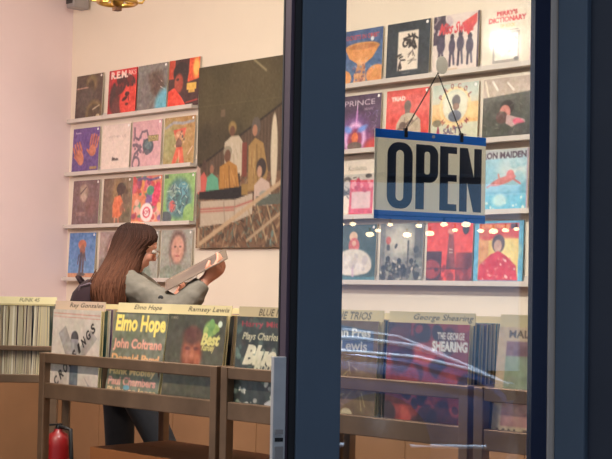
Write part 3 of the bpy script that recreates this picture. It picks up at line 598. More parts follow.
stack(-3.89, 'man', 'dark olive record with a smiling reddish-brown face and a green and yellow emblem', OL('man'), 'Ramsey Lewis', 'cream card handwritten in ink above the record with the smiling face', 0, .10)
stack(-3.505, 'blue', 'dark mottled record with cream script lettering, just left of the door post', OL('blue'), 'BLUE MITC', 'cream card lettered in capitals above the dark record with cream script', 0, .06, cardcol=(180, 162, 128))
kind_group2 = None
stack(-3.17, 'lark', 'brown record with white lettering on a blue banner, behind the left of the door glass', OL('lark'), 'BLUE TRIOS', 'cream card lettered in capitals behind the left edge of the door glass', 0, .05)
stack(-2.815, 'shear', 'mottled red and black record with white outlined capitals, behind the door glass', OL('shear'), 'George Shearing', 'cream card handwritten in bold ink above the mottled red record', 0, .05)
stack(-2.41, 'mal', 'beige record with a green and purple picture and dark capitals, next to the door frame', OL('mal'), None, 'plain cream card above the beige and green record', 0, .12)

# angled bin at the far left, its sleeves seen edge-on
LB = Vector((-5.07, 3.50, .01)); yaw = .791
def lbw(x, y, z): return LB + Vector((math.cos(yaw) * x - math.sin(yaw) * y, math.sin(yaw) * x + math.cos(yaw) * y, z))
lb = empty('record_bin', LB, yaw)
def lbar(name, *bx):
    b = MB(); b.box(*bx); b.build(name, M_STEEL, lb, bevel=.003)
W2 = .84; D2 = .36
for x in (-.034, -W2):
    for y in (0, D2 - .034): lbar('leg', x, y, -.01, x + .034, y + .034, .974)
lbar('front_rail', -W2 + .034, .002, .952, -.034, .018, .974); lbar('lower_rail', -W2 + .034, .002, .812, -.034, .022, .848)
lbar('back_rail', -W2 + .034, D2 - .022, .895, -.034, D2 - .002, .925); lbar('back_rail', -W2 + .034, D2 - .022, .812, -.034, D2 - .002, .845)
b = MB(); b.box(-W2 + .03, .03, .825, -.03, D2 - .03, .84); b.build('tray', M_STEEL, lb)
tag(lb, 'brown metal record bin at the far left edge, turned at an angle', 'record bin')
rr = random.Random(3)
x = -.045; k = 0
while x > -W2 + .06 and k < 74:
    f = bpy.data.objects.new('vinyl_record', rr.choice(fill_mesh)); COL.objects.link(f)
    p = lbw(x, .024, .842 + rr.uniform(0, .004)); f.location = p
    f.rotation_euler = (rr.uniform(-.01, .03), 0, yaw + PI / 2)
    f.scale.y = 1.12
    tag(f, 'worn sleeve seen edge-on in the angled bin at the far left', 'record', 'sleeves edge-on in the angled bin')
    x -= .0098; k += 1
for q, (xx, t) in enumerate(((-.004, None),)):
    pass
# cards along the near side of the angled bin
for q, (x0, w, t, lab) in enumerate(((-.36, .345, 'FUNK 45', 'cream card with faint ink along the angled left bin'), (-.74, .36, None, 'blank cream card at the outer end of the angled left bin'))):
    a = Art((232, 216, 166), 110, 10)
    if t: a.text(t, .52, .2, .78, .7, (96, 84, 62), shear=.3, al=.8)
    o = art_panel('divider_card', a, w, .03, .002, M_PAPER, edge=(236, 222, 168)); o.location = lbw(x0, .02, 1.158); o.rotation_euler.z = yaw
    b = MB(); b.box(.01, .0003, -.008, w - .01, .0017, 0); b.build('card_body', M_CARD, o)
    tag(o, lab, 'divider card')

# ------------------------------------------------------------------ things under the bins
b = MB()
w, d, h = 1.03, .42, .36
def open_box(name, w, d, h, loc, label, flaps=False):
    r = empty(name, loc)
    b = MB(); t = .005
    b.box(0, 0, 0, w, d, t); b.box(0, 0, t, w, t, h); b.box(0, d - t, t, w, d, h); b.box(0, t, t, t, d - t, h); b.box(w - t, t, t, w, d - t, h)
    b.build('box_body', M_CARDB, r)
    b = MB(); b.box(0, 0, h, w, d * .5 - .002, h + t); b.build('box_flap', M_CARDB, r)
    b = MB(); b.box(0, d * .5 + .002, h, w, d, h + t); b.build('box_flap', M_CARDB, r)
    tag(r, label, 'box')
open_box('cardboard_box', .80, .40, .29, (-4.46, BY + .14, .325), 'closed orange-brown cardboard box under the left record bin, on its lower shelf')
open_box('cardboard_box', .30, .34, .27, (-3.49, BY + .2, .325), 'smaller cardboard box under the second record bin, beside the door post')
# red extinguisher
ex = empty('fire_extinguisher', (-5.16, 3.60, 0))
ex.location = (-4.86, 3.365, 0)
b = MB(); n = 28; prof = [(0, .002), (.052, 0), (.056, .012), (.056, .58), (.05, .61), (.035, .63), (.02, .64), (.018, .65)]
b.rings([[Vector((r * math.cos(2*PI*k/n), r * math.sin(2*PI*k/n), z)) for k in range(n)] for r, z in prof[1:]]); b.build('cylinder', M_RED, ex)
b = MB(); b.tube([(0, 0, .64), (0, 0, .665)], .012); b.box(-.008, -.05, .665, .008, .015, .672); b.build('valve', M_BLACK, ex)
b = MB(); b.tube([(.01, 0, .66), (.06, .02, .65), (.072, .02, .52), (.07, .02, .3)], [.009, .009, .009, .014]); b.build('hose', M_BLACK, ex)
tag(ex, 'red metal cylinder standing behind the left end of the record bins', 'fire extinguisher')
ex2 = None
# ------------------------------------------------------------------ lamp and loudspeaker at the ceiling
cl = empty('chandelier', (-5.87, 4.37, .02))
b = MB(); b.torus((0, 0, 2.735), .10, .012); b.build('ring', M_GOLD, cl)
b = MB(); b.ell((0, 0, 2.74), (.035, .035, .03)); b.tube([(0, 0, 2.74), (0, 0, 2.98)], .01); b.build('stem', M_GOLD, cl)
b = MB(); b.box(-.018, -.018, 2.688, .018, .018, 2.704); b.tube([(0, 0, 2.70), (0, 0, 2.74)], .006); b.build('finial', mat('bronze_finial', (120, 84, 62), .5, .5), cl)
for k in range(5):
    an = 2 * PI * k / 5
    d_ = Vector((math.cos(an), math.sin(an), 0))
    b = MB(); b.tube([d_ * .01 + Vector((0, 0, 2.76)), d_ * .06 + Vector((0, 0, 2.735)), d_ * .14 + Vector((0, 0, 2.745)), d_ * .17 + Vector((0, 0, 2.80))], .006, 8)
    b.tube([d_ * .17 + Vector((0, 0, 2.79)), d_ * .17 + Vector((0, 0, 2.80))], .022); A = b.build('arm', M_GOLD, cl)
    b = MB(); b.ell(d_ * .17 + Vector((0, 0, 2.835)), (.014, .014, .035), n=10); b.build('bulb', mat('lit_bulb', (255, 214, 150), .4, emit=8), A)
b = MB(); b.tube([(0, 0, 2.98), (0, 0, CZ - .02)], .004, 6); b.build('chain', M_GOLD, cl)
tag(cl, 'brass chandelier hanging from above, only its lower ring in view', 'chandelier')

sp = empty('loudspeaker', (-8.08, 5.67, 3.215))
b = MB(); b.box(-.045, -.07, 0, .045, .07, .3); b.build('cabinet', M_GREY, sp, bevel=.012)
b = MB(); b.box(-.035, -.076, .03, .035, -.0705, .27); b.build('grille', M_PIP, sp)
b = MB(); b.tube([(0, .07, .2), (0, .09, .2)], .012); b.box(-.03, .084, .15, .03, .092, .25); b.build('bracket', M_BLACK, sp)
tag(sp, 'grey box loudspeaker high in the far corner', 'loudspeaker')

# ------------------------------------------------------------------ glass door, standing open towards the street
HX = FW * 3.09 + RT * ((553 - 306) / F * 3.09); LX = FW * 2.87 + RT * ((280.5 - 306) / F * 2.87)
hinge = Vector((HX.x, HX.y, 0)); latch = Vector((LX.x, LX.y, 0))
dd = (latch - hinge); DW = dd.length; ang = math.atan2(dd.y, dd.x)
# local frame: +x from hinge to latch, -y... outside face is the side looking at the camera
door = empty('door_1', hinge, ang); door['kind'] = 'structure'
nl = Vector((-dd.y, dd.x, 0)).normalized()
side = 1 if nl.dot(Vector((0, 0, 0)) - hinge) > 0 else -1      # +y side faces the street?
def dbox(name, m, x0, x1, y0, y1, z0, z1, bevel=0, parent=None):
    b = MB(); b.box(x0, y0 * side, z0, x1, y1 * side, z1); return b.build(name, m, parent or door, bevel=bevel)
DH = 2.5
px = lambda p: 0
gl = bpy.data.materials.new('door_glass'); gl.use_nodes = True; nt = gl.node_tree; nt.nodes.clear()
out = nt.nodes.new('ShaderNodeOutputMaterial'); mx = nt.nodes.new('ShaderNodeMixShader'); tr = nt.nodes.new('ShaderNodeBsdfTransparent'); gs = nt.nodes.new('ShaderNodeBsdfGlossy'); fr = nt.nodes.new('ShaderNodeFresnel')
mu = nt.nodes.new('ShaderNodeMath'); mu.operation = 'MULTIPLY'; mu.inputs[1].default_value = 2.2
fr.inputs['IOR'].default_value = 1.5; gs.inputs['Roughness'].default_value = 0.0; tr.inputs['Color'].default_value = (.99, .995, .995, 1); gs.inputs['Color'].default_value = (1, 1, 1, 1)
nt.links.new(fr.outputs[0], mu.inputs[0]); nt.links.new(mu.outputs[0], mx.inputs[0]); nt.links.new(tr.outputs[0], mx.inputs[1]); nt.links.new(gs.outputs[0], mx.inputs[2]); nt.links.new(mx.outputs[0], out.inputs[0])
ppm = DW / (553 - 280.5)
def dx(p):   # distance from the hinge that shows at pixel column p (perspective along the door)
    # solve the ray in plan
    d = FW + RT * ((p - 306) / F)
    # hinge + dd_hat*s = d*t
    e = dd.normalized()
    det = e.x * (-d.y) - (-d.x) * e.y
    return (-hinge.x * (-d.y) - (-d.x) * (-hinge.y)) / det
XL = dx(299.5); XG = dx(343.5); XH = dx(534); XS = dx(549.5)
dbox('latch_stile', M_NAVY, XG, XL, -.045, 0, .05, DH, .0025)
dbox('edge_channel', M_BRONZE, dx(300), dx(289.5), -.05, -.012, .05, DH)
dbox('edge_seal', M_BLACK, dx(300), dx(293), -.0118, -.006, .05, DH)
dbox('edge_seal', M_BLACK, dx(300), dx(289), -.060, -.0502, .05, DH)
dbox('hinge_stile', mat('glossy_dark_navy', (36, 42, 66), .25, coat=.6), XH, XS, -.024, -.004, .05, DH)
dbox('hinge_strip', M_ALUW, XS, dx(556.8), -.03, 0, .05, DH, .002)
dbox('top_rail', M_NAVY, XH, XG, -.045, -.001, DH - .12, DH, .0025)
dbox('bottom_rail', M_NAVY, XH, XG, -.045, -.001, .05, .3, .0025)
dbox('glass_pane', gl, XG + .003, XH - .003, -.020, -.014, .295, DH - .115)
lk = dbox('lock_plate', M_ALU, dx(289.5), dx(277), -.022, -.004, .80, 1.11, .0015)
b = MB(); xm = (dx(289.5) + dx(277)) / 2
b.box(xm - .008, -.0038 * side, .895, xm + .008, .001 * side, .925); b.box(xm - .007, -.0038 * side, .95, xm + .008, .002 * side, .96)
b.build('bolt', M_GREY, lk)
b = MB(); b.box(xm - .009, -.0038 * side, .865, xm + .009, -.003 * side, .878); b.box(xm - .009, -.0038 * side, .935, xm + .009, -.003 * side, .943); b.build('keyhole', M_BLACK, lk)

# open sign on a chain behind the glass
def backlit(name, c):
    m = mat(name, c, .5); nt = m.node_tree; p = nt.nodes['Principled BSDF']; o_ = nt.nodes['Material Output']
    t_ = nt.nodes.new('ShaderNodeBsdfTranslucent'); x_ = nt.nodes.new('ShaderNodeMixShader'); t_.inputs[0].default_value = rgba(c); x_.inputs[0].default_value = .55
    nt.links.new(p.outputs[0], x_.inputs[1]); nt.links.new(t_.outputs[0], x_.inputs[2]); nt.links.new(x_.outputs[0], o_.inputs['Surface']); return m
def sign():
    c = [(375.5, 127.5), (486, 138.5), (485.5, 223.5), (375, 216)]
    e = dd.normalized(); 
    sx0 = dx(382.9); sx1 = dx(493.0)
    # physical frame on the door: x from left to right (latch->hinge), tilt = small roll of the hanging board
    w = sx0 - sx1
    h = .188
    root = empty('open_sign')
    cxm = (sx0 + sx1) / 2
    cen = hinge + e * cxm + Vector((0, 0, 0))
    off = (hinge - Vector((0, 0, 0))); n_in = Vector((-e.y, e.x, 0)); 
    if n_in.dot(hinge) < 0: n_in = -n_in
    cen = cen + n_in * .042
    cD = (Vector((cen.x, cen.y, 0)).dot(Vector((FW.x, FW.y, 0)))) / (FW.x ** 2 + FW.y ** 2); cen.z = CH + cD * (FW.z + RT.z * .09 + UP.z * (229.5 - 176.9) / F)
    xr = -e; zr = Vector((0, 0, 1)); yr = n_in
    M = Matrix(((xr.x, yr.x, 0, cen.x), (xr.y, yr.y, 0, cen.y), (0, 0, 1, cen.z), (0, 0, 0, 1)))
    root.matrix_world = M @ Matrix.Rotation(math.radians(9), 4, 'Z') @ Matrix.Rotation(math.radians(.2), 4, 'Y')
    w *= 1.115; h = .194; W = w / 2; H = h / 2; t = .003
    MS = backlit('grey_green_board', (248, 246, 232)); MBl = backlit('blue_sign_band', (50, 165, 250)); MK = mat('near_black_print', (38, 44, 62), .5)
    b = MB(); b.box(-W, 0, -H, W, t, H); b.build('board', MS, root)
    bt = .0185
    for z0, z1 in ((H - bt, H), (-H, -H + bt)):
        b = MB(); b.box(-W, -.0008, z0, W, -.0001, z1); b.build('blue_band', MBl, root)
    # letters
    b = MB(); y0, y1 = -.0012, -.0001
    lh = .0712; zc = -.001; T = zc + lh; B = zc - lh
    u = w / 111.0   # width of one photo column on the board
    X = lambda p: (p - 431.0) * u
    # O
    def rrect(x0, x1, z0, z1, r, n=8):
        pts = []
        for cx_, cz_, a0 in ((x1 - r, z1 - r, 0), (x0 + r, z1 - r, 90), (x0 + r, z0 + r, 180), (x1 - r, z0 + r, 270)):
            for k in range(n + 1):
                an = math.radians(a0 + 90 * k / n); pts.append((cx_ + r * math.cos(an), cz_ + r * math.sin(an)))
        return pts
    def ringp(o_, i_):
        n = len(o_)
        vs = [(p[0], y0, p[1]) for p in o_] + [(p[0], y0, p[1]) for p in i_] + [(p[0], y1, p[1]) for p in o_] + [(p[0], y1, p[1]) for p in i_]
        fs = []
        for k in range(n):
            q = (k + 1) % n
            fs += [(k, q, q + n, k + n), (k + 2*n, k + 3*n, q + 3*n, q + 2*n), (k, k + 2*n, q + 2*n, q), (k + n, q + n, q + 3*n, k + 3*n)]
        b.add(vs, fs)
    ringp(rrect(X(387.5), X(412), B - .001, T + .001, 10.5 * u), rrect(X(395.8), X(403.6), B + .016, T - .016, 3.8 * u))
    sw = 8.2 * u
    b.box(X(415.5), y0, B, X(415.5) + sw, y1, T)
    ringp(rrect(X(417), X(437.5), zc - .012, T, 8.5 * u), rrect(X(423.5), X(429.5), zc + .006, T - .015, 2.6 * u))
    b.box(X(439.5), y0, B, X(439.5) + sw, y1, T)
    for z in (T - .015, zc - .006, B): b.box(X(447), y0, z, X(456.5), y1, z + .015)
    b.box(X(459.5), y0, B, X(459.5) + sw * .92, y1, T); b.box(X(474.5), y0, B, X(474.5) + sw * .92, y1, T)
    b.prism([(X(459.5), T), (X(467.5), T), (X(482), B), (X(474), B)], y0 - .0002, y1)
    b.build('lettering', MK, root)
    # clip, rivet
    b = MB(); b.tube([(X(432), -.004, H - .008), (X(432), -.0009, H - .008)], .0035, 14); b.build('rivet', mat('pale_rivet', (200, 210, 215), .3), root)
    for xx in (X(405), X(461)):
        b = MB(); b.box(xx - .004, -.002, H - .014, xx + .004, .005, H + .006); b.build('clip', M_BLACK, root)
    # bead chain up to a hook
    top = Vector((X(436), .0, H + .134))
    for xx in (X(405), X(461)):
        b = MB(); p0 = Vector((xx, .001, H + .004)); n = 30
        for k in range(n):
            p = p0.lerp(top, k / (n - 1)); b.ell(p, (.0017, .0017, .0026), n=5)
        b.tube([p0, top], .0006, 5)
        b.build('bead_chain', mat('dark_bead_chain', (70, 66, 64), .4, .6), root)
    b = MB(); b.ell((top.x + .006, -.006, top.z + .018), (.016 , .005, .020), n=14)
    b.build('suction_hook', backlit('clear_grey_rubber', (252, 250, 240)), root)
    tag(root, 'blue and grey OPEN sign hanging on a bead chain behind the door glass', 'sign')
sign()

# ------------------------------------------------------------------ person browsing
PP = Vector((-5.09, 3.953, .029)); 
def L(px_, py_, y=0.): return Vector(((px_ - 140) / 216.0, y, 1.38 + (252.6 - py_) / 216.0))
person = empty('person', PP, .791)
M_SKIN = mat('skin', (204, 142, 118), .55, noise=.04); M_SKIN.node_tree.nodes['Principled BSDF'].inputs['Subsurface Weight'].default_value = .1
M_JACK = mat('grey_green_cotton', (112, 104, 93), .85, noise=.12, nscale=30, bump=.3)
M_JEAN = mat('dark_denim', (22, 23, 30), .85, noise=.2, nscale=30)
M_SHOE = mat('dark_shoe', (40, 36, 36), .6)
M_BAG = mat('dark_purple_nylon', (46, 24, 30), .9, noise=.12, nscale=14, bump=.2)
def remesh(o, v, sm=6):
    r = o.modifiers.new('r', 'REMESH'); r.mode = 'VOXEL'; r.voxel_size = v; r.use_smooth_shade = True
    s_ = o.modifiers.new('s', 'SMOOTH'); s_.factor = .5; s_.iterations = sm
Hc = L(136.5, 246.5)
HR = Matrix.Rotation(math.radians(26), 3, 'Z') @ Matrix.Rotation(math.radians(24), 3, 'Y')
def hp(x, y, z): return Hc + HR @ Vector((x, y, z))
def hand(b, wrist, d, pn, sgn):
    d = Vector(d).normalized(); pn = Vector(pn); pn = (pn - d * pn.dot(d)).normalized(); s_ = d.cross(pn) * sgn   # s_ points to the thumb side
    R = []
    for t, hw, ht in ((-.01, .026, .020), (.02, .032, .019), (.05, .040, .016), (.08, .041, .014), (.09, .036, .011)):
        c = wrist + d * t
        R.append([c + s_ * hw * math.cos(2*PI*k/14) + pn * ht * math.sin(2*PI*k/14) for k in range(14)])
    b.rings(R)
    for k, (off, ln) in enumerate(((.029, .072), (.010, .080), (-.010, .074), (-.028, .058))):
        p = wrist + d * .084 + s_ * off; pts = [p - d * .02, p]; a_ = .25
        for q, f in enumerate((.45, .32, .23)):
            a_ += (.42, .55, .4)[q]; p = p + (d * math.cos(a_) + pn * math.sin(a_)) * ln * f; pts.append(p)
        b.tube(pts, [.0095, .0095, .0088, .008, .0068], 10)
    p = wrist + d * .03 + s_ * .026; q = (s_ * .7 + d * .7 + pn * .25).normalized()
    b.tube([wrist + d * .015 + s_ * .012, p, p + q * .032, p + q * .035 + (d * .8 + pn * .5).normalized() * .028], [.014, .013, .0105, .008], 10)
b = MB()
b.ell(hp(-.008, 0, .03), (.094, .074, .084), HR); b.ell(hp(.022, 0, -.035), (.062, .056, .078), HR)
b.ell(hp(.052, 0, -.088), (.024, .024, .018), HR, 12)                         # chin
b.tube([hp(.078, 0, .028), hp(.096, 0, .0), hp(.106, 0, -.018), hp(.088, 0, -.026)], [.007, .009, .0115, .009], 10)   # nose
b.ell(hp(.078, 0, -.05), (.013, .022, .007), HR, 10); b.ell(hp(.076, 0, -.061), (.012, .019, .007), HR, 10)            # lips
for s_ in (-1, 1):
    b.ell(hp(.066, .030 * s_, .03), (.016, .028, .010), HR, 10)               # brow
    b.ell(hp(.058, .036 * s_, -.024), (.022, .020, .024), HR, 12)             # cheek
    b.ell(hp(-.012, .074 * s_, -.008), (.016, .007, .030), HR, 12)            # ear
neck0 = L(126, 281, 0)
b.tube([hp(-.02, 0, -.03), hp(-.03, 0, -.09), L(127, 275), L(122, 290)], [.05, .05, .052, .06], 16)
# torso, legs
def tor(b, grow=0.0, zmin=.86):
    rows = [(1.245, .05, .07), (1.225, .075, .14), (1.19, .095, .185), (1.12, .112, .19), (1.02, .108, .165), (.93, .105, .15), (.86, .115, .17), (.80, .115, .17), (.77, .09, .15)]
    R = []
    for z, rx, ry in rows:
        if z < zmin: break
        cx = (124 - 140) / 216 - (.02 if z > 1.2 else 0) 
        R.append([Vector((cx + (rx + grow) * math.cos(2*PI*k/28), (ry + grow) * math.sin(2*PI*k/28), z)) for k in range(28)])
    b.rings(R)
tor(b, 0, .70)
hipx = (124 - 140) / 216
legs = []
for s_, hx, kx, ax in ((-1, .055, .165, .15), (1, -.02, -.03, -.10)):
    hip = Vector((hipx + hx, .085 * s_, .80)); kn = Vector((kx + (0 if s_ < 0 else -.055), .095 * s_, .44)); an = Vector((ax, .10 * s_, .061))
    legs.append((hip, kn, an)); b.tube([hip, hip.lerp(kn, .5), kn, kn.lerp(an, .35), an, an - Vector((0, 0, .05))], [.078, .068, .05, .05, .034, .034], 16)
    b.tube([an + Vector((-.03, 0, -.055)), an + Vector((.06, 0, -.06)), an + Vector((.16, 0, -.07))], [.03, .034, .022], 12)
# arms
shR = L(131, 283, -.175); elR = L(184, 312, -.235); wrR = L(209, 279.5, -.215)
shL = L(131, 283, .175); elL = L(168, 312, .22); wrL = L(166, 303, .16)
for a_, e_, w_ in ((shR, elR, wrR), (shL, elL, wrL)):
    b.tube([a_ + Vector((0, 0, -.01)), a_.lerp(e_, .5), e_, e_.lerp(w_, .4), w_], [.05, .043, .036, .036, .025], 14)
hand(b, wrR, (.62, -.05, .55), (-.45, .55, .35), 1)
hand(b, wrL, (.6, -.3, .35), (-.2, -.5, .8), -1)
bo = b.build('body', M_SKIN, person); remesh(bo, .005, 4)
# eyes
for s_ in (-1, 1):
    b = MB(); b.ell(hp(.072, .031 * s_, .008), (.012, .013, .012), HR, 10); b.ell(hp(.0815, .031 * s_, .006), (.004, .006, .006), HR, 8, mi=1)
    b.build('eye', [mat('eye_white', (225, 215, 205), .3), mat('eye_dark', (50, 34, 26), .2)], person)
# glasses
b = MB()
for s_ in (-1, 1):
    n = 20; b.tube([hp(.098, .034 * s_ + .026 * math.cos(2*PI*k/n), .004 + .02 * math.sin(2*PI*k/n)) for k in range(n + 1)], .0016, 6)
    b.tube([hp(.096, .06 * s_, .012), hp(.04, .078 * s_, .014), hp(-.015, .08 * s_, .008)], .0018, 6)
b.tube([hp(.1, -.01, .008), hp(.104, 0, .012), hp(.1, .01, .008)], .0016, 6)
b.build('glasses', mat('thin_gold_wire', (190, 150, 120), .3, .8), person)
# jacket
b = MB(); tor(b, .022, .85)
b.tube([L(131, 277, -.12), L(128, 279, 0), L(131, 277, .12)], .045, 14)
for a_, e_, w_ in ((shR, elR, wrR), (shL, elL, wrL)):
    cuff = e_.lerp(w_, .93)
    m1 = a_.lerp(e_, .45)
    b.tube([a_ + Vector((-.035, 0, .002)), a_ + Vector((.01, 0, -.004)), m1, e_ + Vector((-.01, 0, .012)), e_.lerp(w_, .25), e_.lerp(w_, .6), cuff], [.06, .068, .064, .062, .062, .056, .040], 18)
# hood rolls and collar
b.tube([L(118, 284, -.11), L(108, 281, -.03), L(108, 281, .05), L(118, 284, .11)], [.03, .042, .042, .03], 12)
b.tube([L(135, 277, -.06), L(146, 285, -.05), L(149, 298, -.03)], [.026, .022, .018], 10)
jo = b.build('jacket', M_JACK, person); remesh(jo, .007, 6)
tx = bpy.data.textures.new('folds', 'CLOUDS'); tx.noise_scale = .06
dm = jo.modifiers.new('d', 'DISPLACE'); dm.texture = tx; dm.strength = .018; dm.mid_level = .5; dm.texture_coords = 'LOCAL'
b = MB(); p = L(168, 297, -.275); b.ell(p, (.012, .004, .012), n=8); b.build('button', M_BLACK, jo)
# trousers
b = MB()
R = [[Vector((hipx + rx * math.cos(2*PI*k/24), ry * math.sin(2*PI*k/24), z)) for k in range(24)] for z, rx, ry in ((.90, .122, .165), (.84, .132, .185), (.79, .132, .185), (.755, .10, .17))]
b.rings(R)
for hip, kn, an in legs:
    b.tube([hip, hip.lerp(kn, .5), kn, kn.lerp(an, .4), an + Vector((0, 0, -.02))], [.088, .074, .066, .064, .056], 18)
tr_ = b.build('trousers', M_JEAN, person); remesh(tr_, .01, 4)
for hip, kn, an in legs:
    b = MB(); b.rings([[an + Vector((cx + rx * math.cos(2*PI*k/18), ry * math.sin(2*PI*k/18), z)) for k in range(18)] for z, cx, rx, ry in ((-.09, .055, .14, .046), (-.07, .055, .142, .048), (-.05, .03, .11, .045), (-.02, -.01, .058, .046), (.02, -.012, .05, .045))])
    b.build('shoe', M_SHOE, person)
# hair: cap and long fall down the back, laid with strands
hair_top = attr_mat('brown_hair', .7, .0); hair_top.node_tree.nodes['Principled BSDF'].inputs['Specular IOR Level'].default_value = .15
b = MB(); 
rows = []
# cross-sections of the hair mass from crown to ends: (px left, px right, py, y-half, yc)
prof = [(128, 140, 222.4, .02, 0), (121, 149, 225, .062, 0), (117, 154.5, 230, .084, -.002), (114.5, 157, 236.5, .094, -.004), (113, 156, 241, .097, -.006), (111.5, 149.5, 247, .10, -.010), (109.5, 144, 254, .105, -.015), (107, 142.5, 262, .125, -.04), (103.5, 141, 270, .160, -.075), (99.5, 139.5, 278, .185, -.10), (97, 138, 286, .195, -.11), (97, 137, 294, .195, -.115), (99, 136, 303, .19, -.12), (103, 133, 312, .17, -.12), (108, 128, 320, .12, -.12)]
def hair_pt(i, a_, extra=0.0):
    i = max(0, min(len(prof) - 1.001, i)); k = int(i); f = i - k
    p, q = prof[k], prof[k + 1]; x0, x1, py, yh, yc = [p[j] * (1 - f) + q[j] * f for j in range(5)]
    c = L((x0 + x1) / 2, py, yc); rx = (x1 - x0) / 2 / 216 + extra
    return c + Vector((rx * math.cos(a_), (yh + extra) * math.sin(a_), 0))
b.rings([[hair_pt(i * .5, 2*PI*k/40) for k in range(40)] for i in range(2 * (len(prof) - 1) + 1)])
rr = random.Random(11)
cols_start = []
def strand(a_, i0, i1, ex):
    pts = []; n = 9; w1 = rr.uniform(-.10, .10); ph = rr.uniform(0, 6)
    for k in range(n):
        i = i0 + (i1 - i0) * k / (n - 1)
        pts.append(hair_pt(i, a_ + w1 * (k / (n - 1)) + .03 * math.sin(ph + k * 1.1), ex))
    b.tube(pts, [.0012] + [.0026] * (n - 2) + [.0008], 5)
nb = len(b.v)
for k in range(460):
    strand(rr.uniform(0, 2 * PI), rr.uniform(0, 3.2), rr.uniform(9.5, len(prof) - 1), rr.uniform(-.001, .0035))
# stray wisps leaving the back
for k in range(26):
    y = rr.uniform(-.14, .05); s0 = L(rr.uniform(100, 106), rr.uniform(268, 276), y); b.tube([s0, s0 + Vector((-.02, 0, -.035)), s0 + Vector((-.035 - rr.uniform(0, .02), 0, -.075))], [.0018, .0016, .0005], 4)
me_mats = [hair_top]
ho = b.build('hair', me_mats, person)
# colour per strand: brown, a little lighter towards the ends as the hair itself is
at = ho.data.attributes.new('Col', 'FLOAT_COLOR', 'POINT'); arr = np.ones((len(b.v), 4), np.float32)
V = np.array(b.v); zt = np.clip((1.50 - V[:, 2]) / .36, 0, 1)
seg = np.zeros(len(V)); rs = np.random.RandomState(5)
gid = (np.maximum(np.arange(len(V)) - nb, 0) // 45); tone = rs.uniform(.7, 1.35, gid.max() + 2)[gid]; tone[:nb] = .85
base = lin((48, 29, 24)) [None, :] * (1 - zt[:, None]) + lin((104, 64, 45))[None, :] * zt[:, None]
arr[:, :3] = base * tone[:, None]; at.data.foreach_set('color', arr.ravel())
tag(person, 'long-haired person in a grey-green jacket and glasses, looking down at a record', 'person')

# bag worn on the back
bag = empty('backpack', PP, .791)
b = MB(); R = []
for z, x0, x1, ry in ((.84, -.30, -.19, .12), (.87, -.34, -.18, .145), (.98, -.36, -.18, .155), (1.12, -.345, -.175, .16), (1.19, -.325, -.165, .155), (1.23, -.295, -.155, .13), (1.252, -.265, -.165, .08)):
    c = (x0 + x1) / 2 + .03; rx = (x1 - x0) / 2
    ring = []
    for k in range(32):
        t = 2 * PI * k / 32; cs, sn = math.cos(t), math.sin(t); q = 3.0
        ring.append(Vector((c + rx * math.copysign(abs(cs) ** (2 / q), cs), ry * math.copysign(abs(sn) ** (2 / q), sn) - .02, z)))
    R.append(ring)
b.rings(R); b.build('bag_body', M_BAG, bag)
b = MB(); b.tube([(-.26, -.06, 1.235), (-.28, -.05, 1.262), (-.28, .02, 1.262), (-.26, .03, 1.235)], .009, 8); b.build('handle', M_BAG, bag)
for s_ in (-1, 1):
    b = MB(); b.tube([(-.2, .09 * s_, 1.19), (-.14, .10 * s_, 1.255), (-.07, .105 * s_, 1.258), (-.0, .11 * s_, 1.21), (.055, .11 * s_, 1.12), (.05, .12 * s_, 1.0), (-.05, .205 * s_, .93), (-.2, .13 * s_, .9)], .02, 10, flat=.4); b.build('strap', M_BAG, bag)
b = MB(); b.tube([L(84, 296, -.15), L(87, 287, -.165), L(96, 284, -.16), L(103, 290, -.165)], .004, 6); b.build('zip', mat('paler_zip', (110, 90, 100), .5), bag)
tag(bag, 'dark purple bag on the back of the long-haired person', 'bag')

# record held in the hands
a = Art((124, 108, 92), 40); a.grad(0, 0, 1, 1, (104, 92, 80)); a.ell(.6, .5, .3, .3, (92, 80, 70), soft=.5); a.text('LIVE', .1, .1, .4, .2, (180, 160, 130)); a.grain(3)
hr = art_panel('vinyl_record', a, RS, RS, .004, edge=(110, 98, 84))
A0 = L(165.5, 279.5, .04)
ua = Vector((math.cos(math.radians(29)), 0, math.sin(math.radians(29))))
ub_ = Vector((.02, -.965, -.20)).normalized(); ub_ = (ub_ - ua * ub_.dot(ua)).normalized()
# local x -> ua, local z -> -ub_ (top edge is away), local y (back) -> down
zz = -ub_; yy_ = zz.cross(ua)
if yy_.z > 0: pass
Mx = Matrix(((ua.x, yy_.x, zz.x, 0), (ua.y, yy_.y, zz.y, 0), (ua.z, yy_.z, zz.z, 0), (0, 0, 0, 1)))
Mx.translation = A0 + ub_ * RS
hr.matrix_world = Matrix.Translation(PP) @ Matrix.Rotation(.791, 4, 'Z') @ Mx
tag(hr, 'grey-brown record held tilted in the browsing person\'s hands', 'record')

